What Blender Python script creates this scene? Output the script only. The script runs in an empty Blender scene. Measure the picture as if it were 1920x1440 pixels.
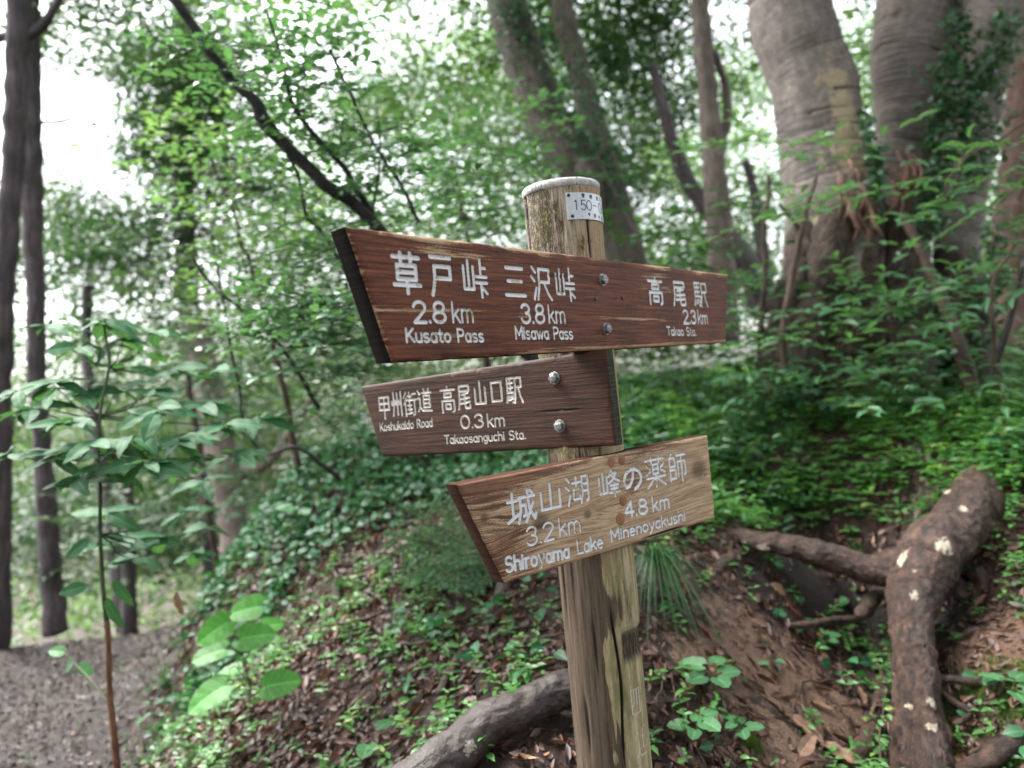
import bpy, math, numpy as np
from mathutils import Vector, Matrix
SC = bpy.context.scene
COL = SC.collection
# ------------------------------------------------------------------ camera, sky, sun, exposure
FPX, ROLL, PITCH, CZ = 1392.0, math.radians(5.4), math.radians(0.3), 1.45
cr, sr, cp, sp = math.cos(ROLL), math.sin(ROLL), math.cos(PITCH), math.sin(PITCH)
def _rp(v):
    return (v[0], v[1]*cp - v[2]*sp, v[1]*sp + v[2]*cp)
cR, cU, cB = _rp((cr, 0, -sr)), _rp((sr, 0, cr)), _rp((0, -1, 0))
cam_d = bpy.data.cameras.new('camera')
cam = bpy.data.objects.new('camera', cam_d); COL.objects.link(cam)
cam.matrix_world = Matrix(((cR[0], cU[0], cB[0], 0), (cR[1], cU[1], cB[1], 0), (cR[2], cU[2], cB[2], CZ), (0, 0, 0, 1)))
cam_d.sensor_width = 36.0; cam_d.lens = FPX/1920*36
cam_d.clip_start = 0.05; cam_d.clip_end = 600
cam_d.dof.use_dof = True; cam_d.dof.focus_distance = 1.27
cam_d.dof.aperture_fstop = 2.45
SC.camera = cam
world = bpy.data.worlds.new('World'); SC.world = world; world.use_nodes = True
wn = world.node_tree; bg = wn.nodes['Background']
sky = wn.nodes.new('ShaderNodeTexSky'); sky.sky_type = 'NISHITA'; sky.sun_disc = False
SUN_EL, SUN_AZ = math.radians(58), math.radians(-62)      # azimuth from +Y towards +X
sky.sun_elevation = SUN_EL; sky.sun_rotation = SUN_AZ
sky.dust_density = 4.0; sky.ozone_density = 1.0; sky.air_density = 1.0
hs = wn.nodes.new('ShaderNodeHueSaturation'); hs.inputs['Saturation'].default_value = 0.24
wn.links.new(sky.outputs[0], hs.inputs['Color']); wn.links.new(hs.outputs[0], bg.inputs['Color'])
bg.inputs['Strength'].default_value = 0.15
sun_d = bpy.data.lights.new('sun', 'SUN'); sun_d.energy = 1.1; sun_d.angle = math.radians(22); sun_d.color = (1, .97, .92)
sun = bpy.data.objects.new('sun', sun_d); COL.objects.link(sun)
_sv = Vector((math.sin(SUN_AZ)*math.cos(SUN_EL), math.cos(SUN_AZ)*math.cos(SUN_EL), math.sin(SUN_EL)))
sun.rotation_euler = _sv.to_track_quat('Z', 'Y').to_euler()
SC.view_settings.view_transform = 'Standard'; SC.view_settings.look = 'None'
SC.view_settings.exposure = 2.65; SC.view_settings.gamma = 1.0
SC.render.engine = 'CYCLES'
SC.cycles.max_bounces = 7; SC.cycles.diffuse_bounces = 4; SC.cycles.glossy_bounces = 3
SC.cycles.transmission_bounces = 5; SC.cycles.transparent_max_bounces = 6
SC.cycles.use_denoising = True
SC.cycles.sample_clamp_indirect = 6.0

def ray(px, py):
    u = (px-960)/FPX; v = (720-py)/FPX
    d = np.array([cR[0]*u + cU[0]*v - cB[0], cR[1]*u + cU[1]*v - cB[1], cR[2]*u + cU[2]*v - cB[2]])
    return d/d[1]
def W(px, py, d):
    """point of the place seen at photo pixel (px, py), d metres in front of the camera"""
    r = ray(px, py)*d
    return np.array([r[0], r[1], r[2]+CZ])
def PX(p):
    p = np.asarray(p, float); q = p - np.array([0, 0, CZ])
    z = -(q@np.array(cB)); return np.stack([960+FPX*(q@np.array(cR))/z, 720-FPX*(q@np.array(cU))/z], -1)

# ------------------------------------------------------------------ numpy helpers
RNG = np.random.default_rng(7)
def _h(ix, iy, iz):
    n = (ix*374761393 + iy*668265263 + iz*1440662683) & 0xffffffff
    n = ((n ^ (n >> 13))*1274126177) & 0xffffffff
    return ((n ^ (n >> 16)) & 0xffff)/65535.0
def vnoise(p):
    p = np.asarray(p, float); i = np.floor(p).astype(np.int64); f = p-i; f = f*f*(3-2*f)
    o = 0
    for a in (0, 1):
        for b in (0, 1):
            for c in (0, 1):
                w = (f[:, 0] if a else 1-f[:, 0])*(f[:, 1] if b else 1-f[:, 1])*(f[:, 2] if c else 1-f[:, 2])
                o = o + w*_h(i[:, 0]+a, i[:, 1]+b, i[:, 2]+c)
    return o
def fbm(p, s=1.0, octv=4, seed=0):
    p = np.asarray(p, float)*s + seed*17.3; a, t, n = 1.0, 0, 0
    for k in range(octv):
        t = t + a*(vnoise(p)-.5)*2; n += a; a *= .5; p = p*2.03 + 5.1
    return t/n
def nrmz(v):
    return v/np.maximum(np.linalg.norm(v, axis=-1, keepdims=True), 1e-9)
def sstep(a, b, x):
    t = np.clip((x-a)/(b-a), 0, 1); return t*t*(3-2*t)

class Bag:
    """collects verts / faces / point attributes for ONE mesh"""
    def __init__(s): s.v, s.f, s.a, s.n = [], [], {}, 0
    def add(s, v, faces, **at):
        v = np.asarray(v, float).reshape(-1, 3)
        for f in faces: s.f.append(np.asarray(f, np.int64)+s.n)
        for k, x in at.items():
            s.a.setdefault(k, []).append((s.n, np.asarray(x, float)))
        s.v.append(v); s.n += len(v)
        return s
    def mesh(s, name, mat, smooth=True):
        me = bpy.data.meshes.new(name); V = np.concatenate(s.v)
        L = np.concatenate([f.reshape(-1) for f in s.f])
        cnt = np.concatenate([np.full(len(f), f.shape[1]) for f in s.f])
        st = np.concatenate([[0], np.cumsum(cnt)[:-1]])
        me.vertices.add(len(V)); me.vertices.foreach_set('co', V.astype(np.float32).ravel())
        me.loops.add(len(L)); me.loops.foreach_set('vertex_index', L.astype(np.int32))
        me.polygons.add(len(cnt)); me.polygons.foreach_set('loop_start', st.astype(np.int32))
        me.polygons.foreach_set('loop_total', cnt.astype(np.int32))
        me.polygons.foreach_set('use_smooth', np.full(len(cnt), bool(smooth)))
        for k, parts in s.a.items():
            vec = parts[0][1].ndim == 2
            arr = np.zeros((len(V), 3) if vec else len(V), np.float32)
            for o, x in parts: arr[o:o+len(x)] = x
            at = me.attributes.new(k, 'FLOAT_VECTOR' if vec else 'FLOAT', 'POINT')
            at.data.foreach_set('vector' if vec else 'value', arr.ravel())
        if mat: me.materials.append(mat)
        me.update(calc_edges=True); me.validate()
        return me
def link(name, me, parent=None, loc=None):
    o = bpy.data.objects.new(name, me); COL.objects.link(o)
    if loc is not None: o.location = loc
    if parent is not None: o.parent = parent
    return o
def obj(name, bag, mat, parent=None, smooth=True, origin=None, label=None):
    """link ONE mesh object; its mesh coordinates are world ones, shifted to its parent / origin"""
    off = np.zeros(3)
    if parent is not None:
        q = parent
        while q is not None: off = off + np.array(q.location); q = q.parent
    elif origin is not None: off = np.asarray(origin, float)
    bag.v = [v-off for v in bag.v]
    o = link(name, bag.mesh(name, mat, smooth), parent, off if parent is None else None)
    if label: o['label'] = label
    return o
def tag(o, label=None, cat=None, group=None, kind=None):
    for k, x in (('label', label), ('category', cat), ('group', group), ('kind', kind)):
        if x: o[k] = x
    return o
def thing(name, label, cat, loc, group=None):
    o = bpy.data.objects.new(name, None); COL.objects.link(o); o.location = [float(x) for x in loc]
    return tag(o, label, cat, group)

def resample(P, step, r=None):
    """Catmull-Rom through P (n,3) with radii r"""
    P = np.asarray(P, float); n = len(P)
    r = np.full(n, 1.0) if r is None else np.asarray(r, float)
    Q = np.concatenate([P, r[:, None]], 1)
    Q = np.vstack([2*Q[0]-Q[1], Q, 2*Q[-1]-Q[-2]]); out = []
    for i in range(1, n):
        a, b, c, d = Q[i-1], Q[i], Q[i+1], Q[i+2]
        m = max(1, int(np.ceil(np.linalg.norm(c[:3]-b[:3])/step))); t = (np.arange(m)/m)[:, None]
        out.append(.5*(2*b+(c-a)*t+(2*a-5*b+4*c-d)*t*t+(-a+3*b-3*c+d)*t**3))
    out.append(Q[-2][None]); o = np.vstack(out)
    return o[:, :3], np.maximum(o[:, 3], 1e-4)
def tube(bag, P, r, seg=12, step=.03, disp=None, cap=True, seed=0, extra=None, wob=0):
    P, R = resample(P, step, r); n = len(P)
    if wob: P = P + np.stack([fbm(P, 9, 2, seed+k) for k in range(3)], 1)*wob
    T = nrmz(np.gradient(P, axis=0)); ref = np.array([1., 0, 0]) if abs(T[0][0]) < .8 else np.array([0, 1., 0])
    u = nrmz(np.cross(T[0], ref)); U = [u]
    for i in range(1, n):
        u = nrmz(u-T[i]*(u@T[i])); U.append(u)
    U = np.array(U); V = np.cross(T, U)
    al = np.concatenate([[0], np.cumsum(np.linalg.norm(np.diff(P, axis=0), axis=1))])
    a = np.arange(seg)/seg*2*np.pi; ca, sa = np.cos(a), np.sin(a)
    N = U[:, None]*ca[None, :, None] + V[:, None]*sa[None, :, None]
    rr = np.repeat(R[:, None], seg, 1); Rm = R.mean()
    tc = np.stack([np.broadcast_to(ca, (n, seg))*Rm, np.broadcast_to(sa, (n, seg))*Rm, np.repeat(al[:, None], seg, 1)+seed*3.7], -1)
    if disp is not None: rr = rr + disp(tc.reshape(-1, 3), (P[:, None]+N*rr[..., None]).reshape(-1, 3)).reshape(n, seg)
    v = P[:, None] + N*rr[..., None]
    i = np.arange(n-1)[:, None]*seg; j = np.arange(seg)[None]; j2 = (j+1) % seg
    f = [np.stack([i+j, i+j2, i+seg+j2, i+seg+j], -1).reshape(-1, 4)]
    v = v.reshape(-1, 3); tcf = tc.reshape(-1, 3)
    if cap:
        v = np.vstack([v, P[0]-T[0]*R[0]*.25, P[-1]+T[-1]*R[-1]*.25]); k = n*seg
        tcf = np.vstack([tcf, tcf[0]*[0, 0, 1], tcf[-1]*[0, 0, 1]])
        jj = np.arange(seg); j2 = (jj+1) % seg
        f.append(np.stack([np.full(seg, k), j2, jj], 1)); f.append(np.stack([np.full(seg, k+1), k-seg+jj, k-seg+j2], 1))
    at = dict(tc=tcf)
    if extra is not None: at.update(extra(v, tcf))
    bag.add(v, f, **at)
    return P, R
# leaf templates: columns along, across, up ; faces
T_R = (np.array([[0, 0, 0], [.45, -.5, .1], [1, 0, -.08], [.45, .5, .1]]), [np.array([[0, 1, 2], [0, 2, 3]])])
T_O = (np.array([[0, 0, 0], [.22, -.40, .08], [.62, -.44, .05], [1, 0, -.16], [.62, .44, .05], [.22, .40, .08], [.25, 0, 0], [.62, 0, -.03]]),
       [np.array([[0, 1, 6], [0, 6, 5], [2, 3, 7], [7, 3, 4]]), np.array([[1, 2, 7, 6], [6, 7, 4, 5]])])
_a = np.arange(8)/8*2*np.pi
T_H = (np.vstack([[[.12, 0, 0]], np.stack([.5-.52*np.cos(_a)+.0, .52*np.sin(_a), .06+.05*np.cos(2*_a)], 1)]),
       [np.array([[0, 1+k, 1+(k+1) % 8] for k in range(8) if k not in ()])])
T_C = (np.array([[0, 0, 0], [.3, -.42, .22], [.7, -.36, .30], [1, .02, .22], [.7, .36, .12], [.3, .42, .2], [.3, 0, -.02], [.7, .02, .1]]),
       T_O[1])           # curled dead leaf
def leaves(bag, pos, ax, nr, L, wd, tmpl, tint=None):
    pos = np.asarray(pos, float); n = len(pos)
    if n == 0: return
    a = nrmz(np.asarray(ax, float)); nr = np.asarray(nr, float)
    nn = nrmz(nr - a*(nr*a).sum(1, keepdims=True)); b = np.cross(nn, a)
    L = np.broadcast_to(L, (n,)); wd = np.broadcast_to(wd, (n,)); t, F = tmpl; k = len(t)
    v = pos[:, None] + a[:, None]*(t[None, :, 0:1]*L[:, None, None]) + b[:, None]*(t[None, :, 1:2]*wd[:, None, None]) + nn[:, None]*(t[None, :, 2:3]*L[:, None, None])
    if tint is None: tint = RNG.random(n)
    fs = [(f[None]+(np.arange(n)*k)[:, None, None]).reshape(-1, f.shape[1]) for f in F]
    bag.add(v.reshape(-1, 3), fs, tint=np.repeat(tint, k), lx=np.tile(t[:, 1]*2, n), ly=np.tile(t[:, 0], n))

# ------------------------------------------------------------------ materials
class NT:
    def __init__(s, name):
        s.m = bpy.data.materials.new(name); s.m.use_nodes = True; s.t = s.m.node_tree
        s.b = s.t.nodes['Principled BSDF']; s.out = s.t.nodes['Material Output']
    def n(s, k, **kw):
        o = s.t.nodes.new('ShaderNode'+k)
        for a, x in kw.items():
            if a.startswith('i_'):
                key = a[2:]; key = int(key) if key.isdigit() else key.replace('_', ' ')
                s.set(o.inputs[key], x)
            else: setattr(o, a, x)
        return o
    def set(s, sock, x):
        if isinstance(x, bpy.types.NodeSocket): s.t.links.new(x, sock)
        else: sock.default_value = x
    def attr(s, name): return s.n('Attribute', attribute_name=name)
    def noise(s, vec, scale, detail=4, rough=.55, dist=0):
        return s.n('TexNoise', i_Vector=vec, i_Scale=scale, i_Detail=detail, i_Roughness=rough, i_Distortion=dist).outputs['Fac']
    def scale(s, vec, sx, sy, sz):
        return s.n('Mapping', i_Vector=vec, i_Scale=(sx, sy, sz)).outputs[0]
    def m2(s, op, a, b=0.0, c=None, clamp=False):
        o = s.n('Math', operation=op, use_clamp=clamp); s.set(o.inputs[0], a); s.set(o.inputs[1], b)
        if c is not None: s.set(o.inputs[2], c)
        return o.outputs[0]
    def ss(s, x, a, b):
        o = s.n('MapRange', interpolation_type='SMOOTHSTEP'); s.set(o.inputs[0], x); s.set(o.inputs[1], a); s.set(o.inputs[2], b); return o.outputs[0]
    def mix(s, f, a, b):
        o = s.n('Mix', data_type='RGBA'); s.set(o.inputs[0], f)
        s.set(o.inputs[6], a if isinstance(a, bpy.types.NodeSocket) else (*a, 1)); s.set(o.inputs[7], b if isinstance(b, bpy.types.NodeSocket) else (*b, 1)); return o.outputs[2]
    def bump(s, h, strength=.5, dist=.01):
        o = s.n('Bump', i_Height=h, i_Strength=strength, i_Distance=dist); s.t.links.new(o.outputs[0], s.b.inputs['Normal']); return o
    def fin(s, color=None, rough=None, **kw):
        if color is not None: s.set(s.b.inputs['Base Color'], color if isinstance(color, bpy.types.NodeSocket) else (*color, 1))
        if rough is not None: s.set(s.b.inputs['Roughness'], rough)
        for k, x in kw.items(): s.set(s.b.inputs[k.replace('_', ' ')], x)
        return s.m
def leaf_mat(name, c0, c1, c2=None, rough=.38, trans=.35, tcol=None, rib=True, spec=.5, obj_random=False, veins=0.0, damage=.0, vfreq=50.0):
    """c0..c1 by tint, c2 rare yellowing"""
    N = NT(name)
    tint = N.n('ObjectInfo').outputs['Random'] if obj_random else N.attr('tint').outputs['Fac']
    c = N.mix(tint, c0, c1)
    if c2: c = N.mix(N.ss(tint, .93, .97), c, c2)
    co = N.n('TexCoord').outputs['Object']
    nz = N.noise(co, 35, 3); c = N.mix(N.m2('MULTIPLY', N.ss(nz, .35, .7), .35), c, tuple(x*.55 for x in c0))
    lx = N.attr('lx').outputs['Fac']; ax = N.m2('ABSOLUTE', lx)
    if veins:
        ly = N.attr('ly').outputs['Fac']
        ph = N.m2('SINE', N.m2('MULTIPLY', N.m2('SUBTRACT', ly, N.m2('MULTIPLY', ax, .28)), vfreq))
        vein = N.ss(ph, .86, 1.0); c = N.mix(N.m2('MULTIPLY', vein, veins), c, tuple(min(1, x*2.2+.01) for x in c1))
        N.bump(N.m2('ADD', N.m2('MULTIPLY', ph, -.6), N.m2('MULTIPLY', N.ss(ax, 0, .1), 1.0)), .16, .001)
    if damage:
        d = N.ss(N.noise(co, 55, 3), .66, .72); c = N.mix(N.m2('MULTIPLY', d, damage), c, (.12, .09, .04))
    if rib: c = N.mix(N.m2('MULTIPLY', N.ss(ax, .09, .02), .55), c, tuple(min(1, x*2.4+.02) for x in c1))
    N.fin(c, rough, Specular_IOR_Level=spec)
    tr = N.n('BsdfTranslucent'); tc = tcol or tuple(min(1, x*k) for x, k in zip(c1, (1.9, 1.7, .9)))
    N.set(tr.inputs['Color'], (*tc, 1))
    mx = N.n('MixShader', i_0=trans); N.t.links.new(N.b.outputs[0], mx.inputs[1]); N.t.links.new(tr.outputs[0], mx.inputs[2])
    N.t.links.new(mx.outputs[0], N.out.inputs['Surface'])
    return N.m
def bark_mat(name, c0, c1, stretch=.25, scale=40, bump=.6, ripple=0, patch=None, lichen=None, moss=None, rough=.85, dist=.006, contrast=(.35, .7)):
    N = NT(name); tc = N.attr('tc').outputs['Vector']
    v = N.scale(tc, 1, 1, stretch); n1 = N.noise(v, scale, 6, .65); n2 = N.noise(tc, scale*.13, 3)
    c = N.mix(N.ss(n1, *contrast), c0, c1); fi = N.noise(tc, scale*4.3, 4, .75); c = N.mix(N.m2('MULTIPLY', N.ss(fi, .5, .62), .45), c, tuple(x*.4 for x in c0)); c = N.mix(N.m2('MULTIPLY', N.ss(n2, .4, .65), .5), c, tuple(x*.6 for x in c0))
    h = n1
    if ripple:
        z = N.n('SeparateXYZ', i_0=tc).outputs[2]
        ph = N.m2('SINE', N.m2('MULTIPLY', N.m2('ADD', z, N.m2('MULTIPLY', N.noise(tc, 3.2, 3, .5, .3), .10)), ripple))
        ph = N.m2('MULTIPLY', ph, N.ss(n2, .3, .62)); h = N.m2('ADD', N.m2('MULTIPLY', ph, .22), n1); c = N.mix(N.m2('MULTIPLY', N.ss(ph, -.2, -.95), .35), c, tuple(x*.6 for x in c0))
    if patch:
        pa = N.attr('patch').outputs['Fac']; f = N.ss(N.m2('ADD', N.m2('ADD', N.m2('MULTIPLY', N.noise(tc, 16, 6, .85), 1.5), N.m2('MULTIPLY', N.m2('SUBTRACT', N.noise(tc, 70, 4, .8), .5), 1.1)), N.m2('MULTIPLY', pa, .62)), 1.12, 1.2)
        c = N.mix(f, c, N.mix(N.noise(tc, 90, 2), patch, tuple(x*.55 for x in patch)))
    if lichen:
        vo = N.n('TexVoronoi', i_Vector=tc, i_Scale=15.0, i_Randomness=1.0); sz = N.n('SeparateXYZ', i_0=vo.outputs['Color'])
        rad = N.m2('MULTIPLY', N.ss(sz.outputs[0], .68, 1.0), .30)
        f = N.m2('MULTIPLY', N.ss(N.m2('SUBTRACT', N.m2('ADD', vo.outputs['Distance'], N.m2('MULTIPLY', N.m2('SUBTRACT', N.noise(tc, 70, 4, .7), .5), .5)), rad), .03, -.02), N.ss(N.noise(tc, 170, 3), .36, .5)); f = N.m2('MULTIPLY', f, N.ss(sz.outputs[0], .70, .72))
        pit = N.noise(tc, 260, 3, .7); c = N.mix(N.m2('MULTIPLY', N.ss(pit, .56, .66), .5), c, tuple(x*1.9 for x in c1)); n1 = N.m2('ADD', n1, N.m2('MULTIPLY', pit, .5)); h = n1
        c = N.mix(f, c, lichen)
    if moss:
        f = N.ss(N.noise(tc, 8, 4, .7), .55, .68); c = N.mix(N.m2('MULTIPLY', f, .8), c, moss)
    N.bump(h, bump, dist)
    return N.fin(c, rough)
def flat_mat(name, c, rough=.5, metal=0, nz=0, c2=None):
    N = NT(name)
    if nz:
        co = N.n('TexCoord').outputs['Object']; f = N.noise(co, nz, 5, .65); col = N.mix(N.ss(f, .35, .65), c, c2 or tuple(x*.5 for x in c)); N.bump(f, .3, .002)
    else: col = c
    return N.fin(col, rough, Metallic=metal)
# ------------------------------------------------------------------ terrain
GC = [ # photo pixel, depth of ground samples
 (250,1440,3.1),(420,1180,4.9),(560,885,4.6),(700,1300,2.35),(900,1100,2.6),(900,1330,1.95),(1000,1440,1.62),(700,1440,2.0),(700,950,3.7),(560,1150,3.3),(450,1330,2.8),
 (1250,1200,2.1),(1250,1430,1.75),(1450,1300,2.1),(1450,1120,2.55),(1450,1000,2.85),(1500,850,3.6),(1350,790,4.2),(1600,725,4.7),(1850,770,3.9),
 (1850,1000,2.6),(1850,1200,2.2),(1850,1430,1.9),(1600,1430,1.95),(640,852,4.4),(1050,765,4.9),(1650,900,3.2),(1100,900,3.5),(1250,1000,2.9),(1650,960,2.85),
 (1640,1135,3.0),(1560,1130,2.9),(1640,1210,2.65),(1560,1190,2.65),(1640,1290,2.25),(1560,1060,2.75),(1250,860,3.6),(820,900,4.0),(900,1200,2.3)]
gp = [W(*g) for g in GC]
gp += [np.array(p, float) for p in [(-2.2,2,0),(-3.2,3,0),(-3,4.8,-.02),(-2.5,5.3,-.02),(-1.9,1.6,0),(-1,.6,.0),(0,.4,.15),(1,.6,.25),(2,.9,.3),(-4,2,.05),(-4,5,0),
   (-3,7.5,-1.0),(-5.5,7,-.8),(-1.2,7,.15),(0,7.5,.9),(2.5,8,1.2),(5,7,1.25),(3.6,4,1.15),(3,2.4,.8),(3,1,.4),(-1,-1,0),(2,-1.5,.1),(-4,-1,0),(4.5,-1,.3),
   (-4,11,-2.2),(0,11,0),(5,11,1),(-8,6,-.8),(-8,0,0),(8,3,1.2),(8,8,1.3)]]
gp = np.array(gp)
def _tps(r2): return np.where(r2 > 1e-12, .5*r2*np.log(np.maximum(r2, 1e-12)), 0)
_n = len(gp); _d2 = ((gp[:, None, :2]-gp[None, :, :2])**2).sum(-1)
_A = np.zeros((_n+3, _n+3)); _A[:_n, :_n] = _tps(_d2)+np.eye(_n)*.01; _P = np.c_[np.ones(_n), gp[:, :2]]; _A[:_n, _n:] = _P; _A[_n:, :_n] = _P.T
_w = np.linalg.solve(_A, np.r_[gp[:, 2], 0, 0, 0])
def ground0(x, y):
    x = np.asarray(x, float); y = np.asarray(y, float); sh = x.shape; x = x.ravel(); y = y.ravel()
    xc, yc = np.clip(x, -8, 8), np.clip(y, -1.5, 11)
    q = np.c_[xc, yc]; z = np.c_[_tps(((q[:, None]-gp[None, :, :2])**2).sum(-1)), np.ones(len(q)), q]@_w
    far = np.hypot(x-xc, y-yc); z = z - .10*np.minimum(far, 25) - sstep(11, 25, y)*2.5
    p = np.c_[x, y, np.zeros_like(x)]
    z = z + fbm(p, 2.2, 3, 1)*.045 + fbm(p, 9, 3, 2)*.018*(1-.6*path_mask(x, y))
    return z.reshape(sh)
def path_mask(x, y): return sstep(-1.45, -1.95, x+.12*(y-3))*sstep(6, 5.2, y)
def axis(parts): return np.concatenate([np.arange(a, b, s) for a, b, s in parts])
gx = axis([(-120,-20,10),(-20,-5,.5),(-5,-2.4,.06),(-2.4,2.8,.018),(2.8,5,.06),(5,20,.5),(20,121,10)])
gy = axis([(-40,-5,5),(-5,1.2,.2),(1.2,3.4,.018),(3.4,6,.035),(6,12,.15),(12,30,1),(30,161,10)])
GX, GY = np.meshgrid(gx, gy, indexing='ij'); GZ = np.concatenate([ground0(GX[i:i+40], GY[i:i+40]) for i in range(0, len(gx), 40)])
def gz(x, y):
    x = np.asarray(x, float); y = np.asarray(y, float)
    i = np.clip(np.searchsorted(gx, x)-1, 0, len(gx)-2); j = np.clip(np.searchsorted(gy, y)-1, 0, len(gy)-2)
    a = np.clip((x-gx[i])/(gx[i+1]-gx[i]), 0, 1); b = np.clip((y-gy[j])/(gy[j+1]-gy[j]), 0, 1)
    return GZ[i, j]*(1-a)*(1-b)+GZ[i+1, j]*a*(1-b)+GZ[i, j+1]*(1-a)*b+GZ[i+1, j+1]*a*b
def gnorm(x, y):
    e = .03; n = np.stack([gz(x-e, y)-gz(x+e, y), gz(x, y-e)-gz(x, y+e), np.full(np.shape(x), 2*e)], -1); return nrmz(n)
def hit(px, py):
    """where the photo ray meets the ground"""
    t = np.arange(1.2, 9, .01); r = ray(px, py); z = r[2]*t+CZ; g = gz(r[0]*t, t); k = np.argmax(z < g)
    if z[k] >= g[k]: k = len(t)-1
    return np.array([r[0]*t[k], t[k], g[k]])
MUD = [(hit(1430,1240), .22), (hit(1330,1240), .12), (hit(1540,1320), .13), (hit(1880,1200), .16), (hit(1450,1390), .13)]
SHADE_SPOTS = [(hit(1620,1150), .16), (hit(1520,1100), .15), (hit(1650,1230), .10), (hit(1420,1090), .10), (hit(1800,1140), .10), (hit(1260,1130), .12), (hit(880,1290), .09)]  # shade in hollows and under roots, painted as near-black soil
def shade_mask(x, y):
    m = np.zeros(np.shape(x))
    for c, r in SHADE_SPOTS: m = np.maximum(m, np.exp(-((x-c[0])**2+(y-c[1])**2)/r**2))
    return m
def mud_mask(x, y):
    m = np.zeros(np.shape(x))
    for c, r in MUD: m = np.maximum(m, np.exp(-((x-c[0])**2+(y-c[1])**2)/r**2))
    return m
NI, NJ = GX.shape
_i = (np.arange(NI-1)[:, None]*NJ+np.arange(NJ-1)[None]); F = np.stack([_i, _i+NJ, _i+NJ+1, _i+1], -1).reshape(-1, 4)
gb = Bag().add(np.stack([GX, GY, GZ], -1), [F], mud=mud_mask(GX, GY).ravel(), hum=shade_mask(GX, GY).ravel(), path=path_mask(GX, GY).ravel())
N = NT('forest_soil'); co = N.n('TexCoord').outputs['Object']
n1 = N.noise(co, 28, 6, .7); n2 = N.noise(co, 140, 4, .7); n3 = N.noise(co, 5, 3)
soil = N.mix(N.ss(n1, .35, .68), (.014, .008, .006), (.05, .024, .015))
litter = N.mix(N.ss(n2, .5, .66), soil, (.10, .045, .027)); soil = N.mix(.5, soil, litter)
mudc = N.mix(N.ss(n1, .3, .7), (.14, .075, .048), (.25, .155, .105)); mudc = N.mix(N.ss(n2, .5, .62), mudc, (.075, .038, .024)); n4 = N.noise(co, 420, 3, .8); mudc = N.mix(N.m2('MULTIPLY', N.ss(n4, .55, .62), .5), mudc, (.26, .17, .12))
mf = N.ss(N.m2('ADD', N.attr('mud').outputs['Fac'], N.m2('MULTIPLY', N.m2('SUBTRACT', n1, .5), .9)), .38, .55)
pathc = N.mix(N.ss(n2, .4, .62), (.026, .020, .018), (.08, .066, .062)); pathc = N.mix(N.ss(n3, .42, .6), pathc, (.05, .034, .03))
c = N.mix(mf, soil, mudc); c = N.mix(N.ss(N.m2('ADD', N.attr('hum').outputs['Fac'], N.m2('MULTIPLY', N.m2('SUBTRACT', n1, .5), .8)), .35, .6), c, N.mix(n2, (.007, .005, .004), (.022, .012, .009))); c = N.mix(N.attr('path').outputs['Fac'], c, pathc)  # painted shade of the hollows goes into the soil colour
N.bump(N.m2('ADD', n1, N.m2('MULTIPLY', n2, .8)), 1.0, .02)
M_SOIL = N.fin(c, N.m2('SUBTRACT', .85, N.m2('MULTIPLY', mf, .25)))
tag(obj('ground', gb, M_SOIL), kind='structure')

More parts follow.
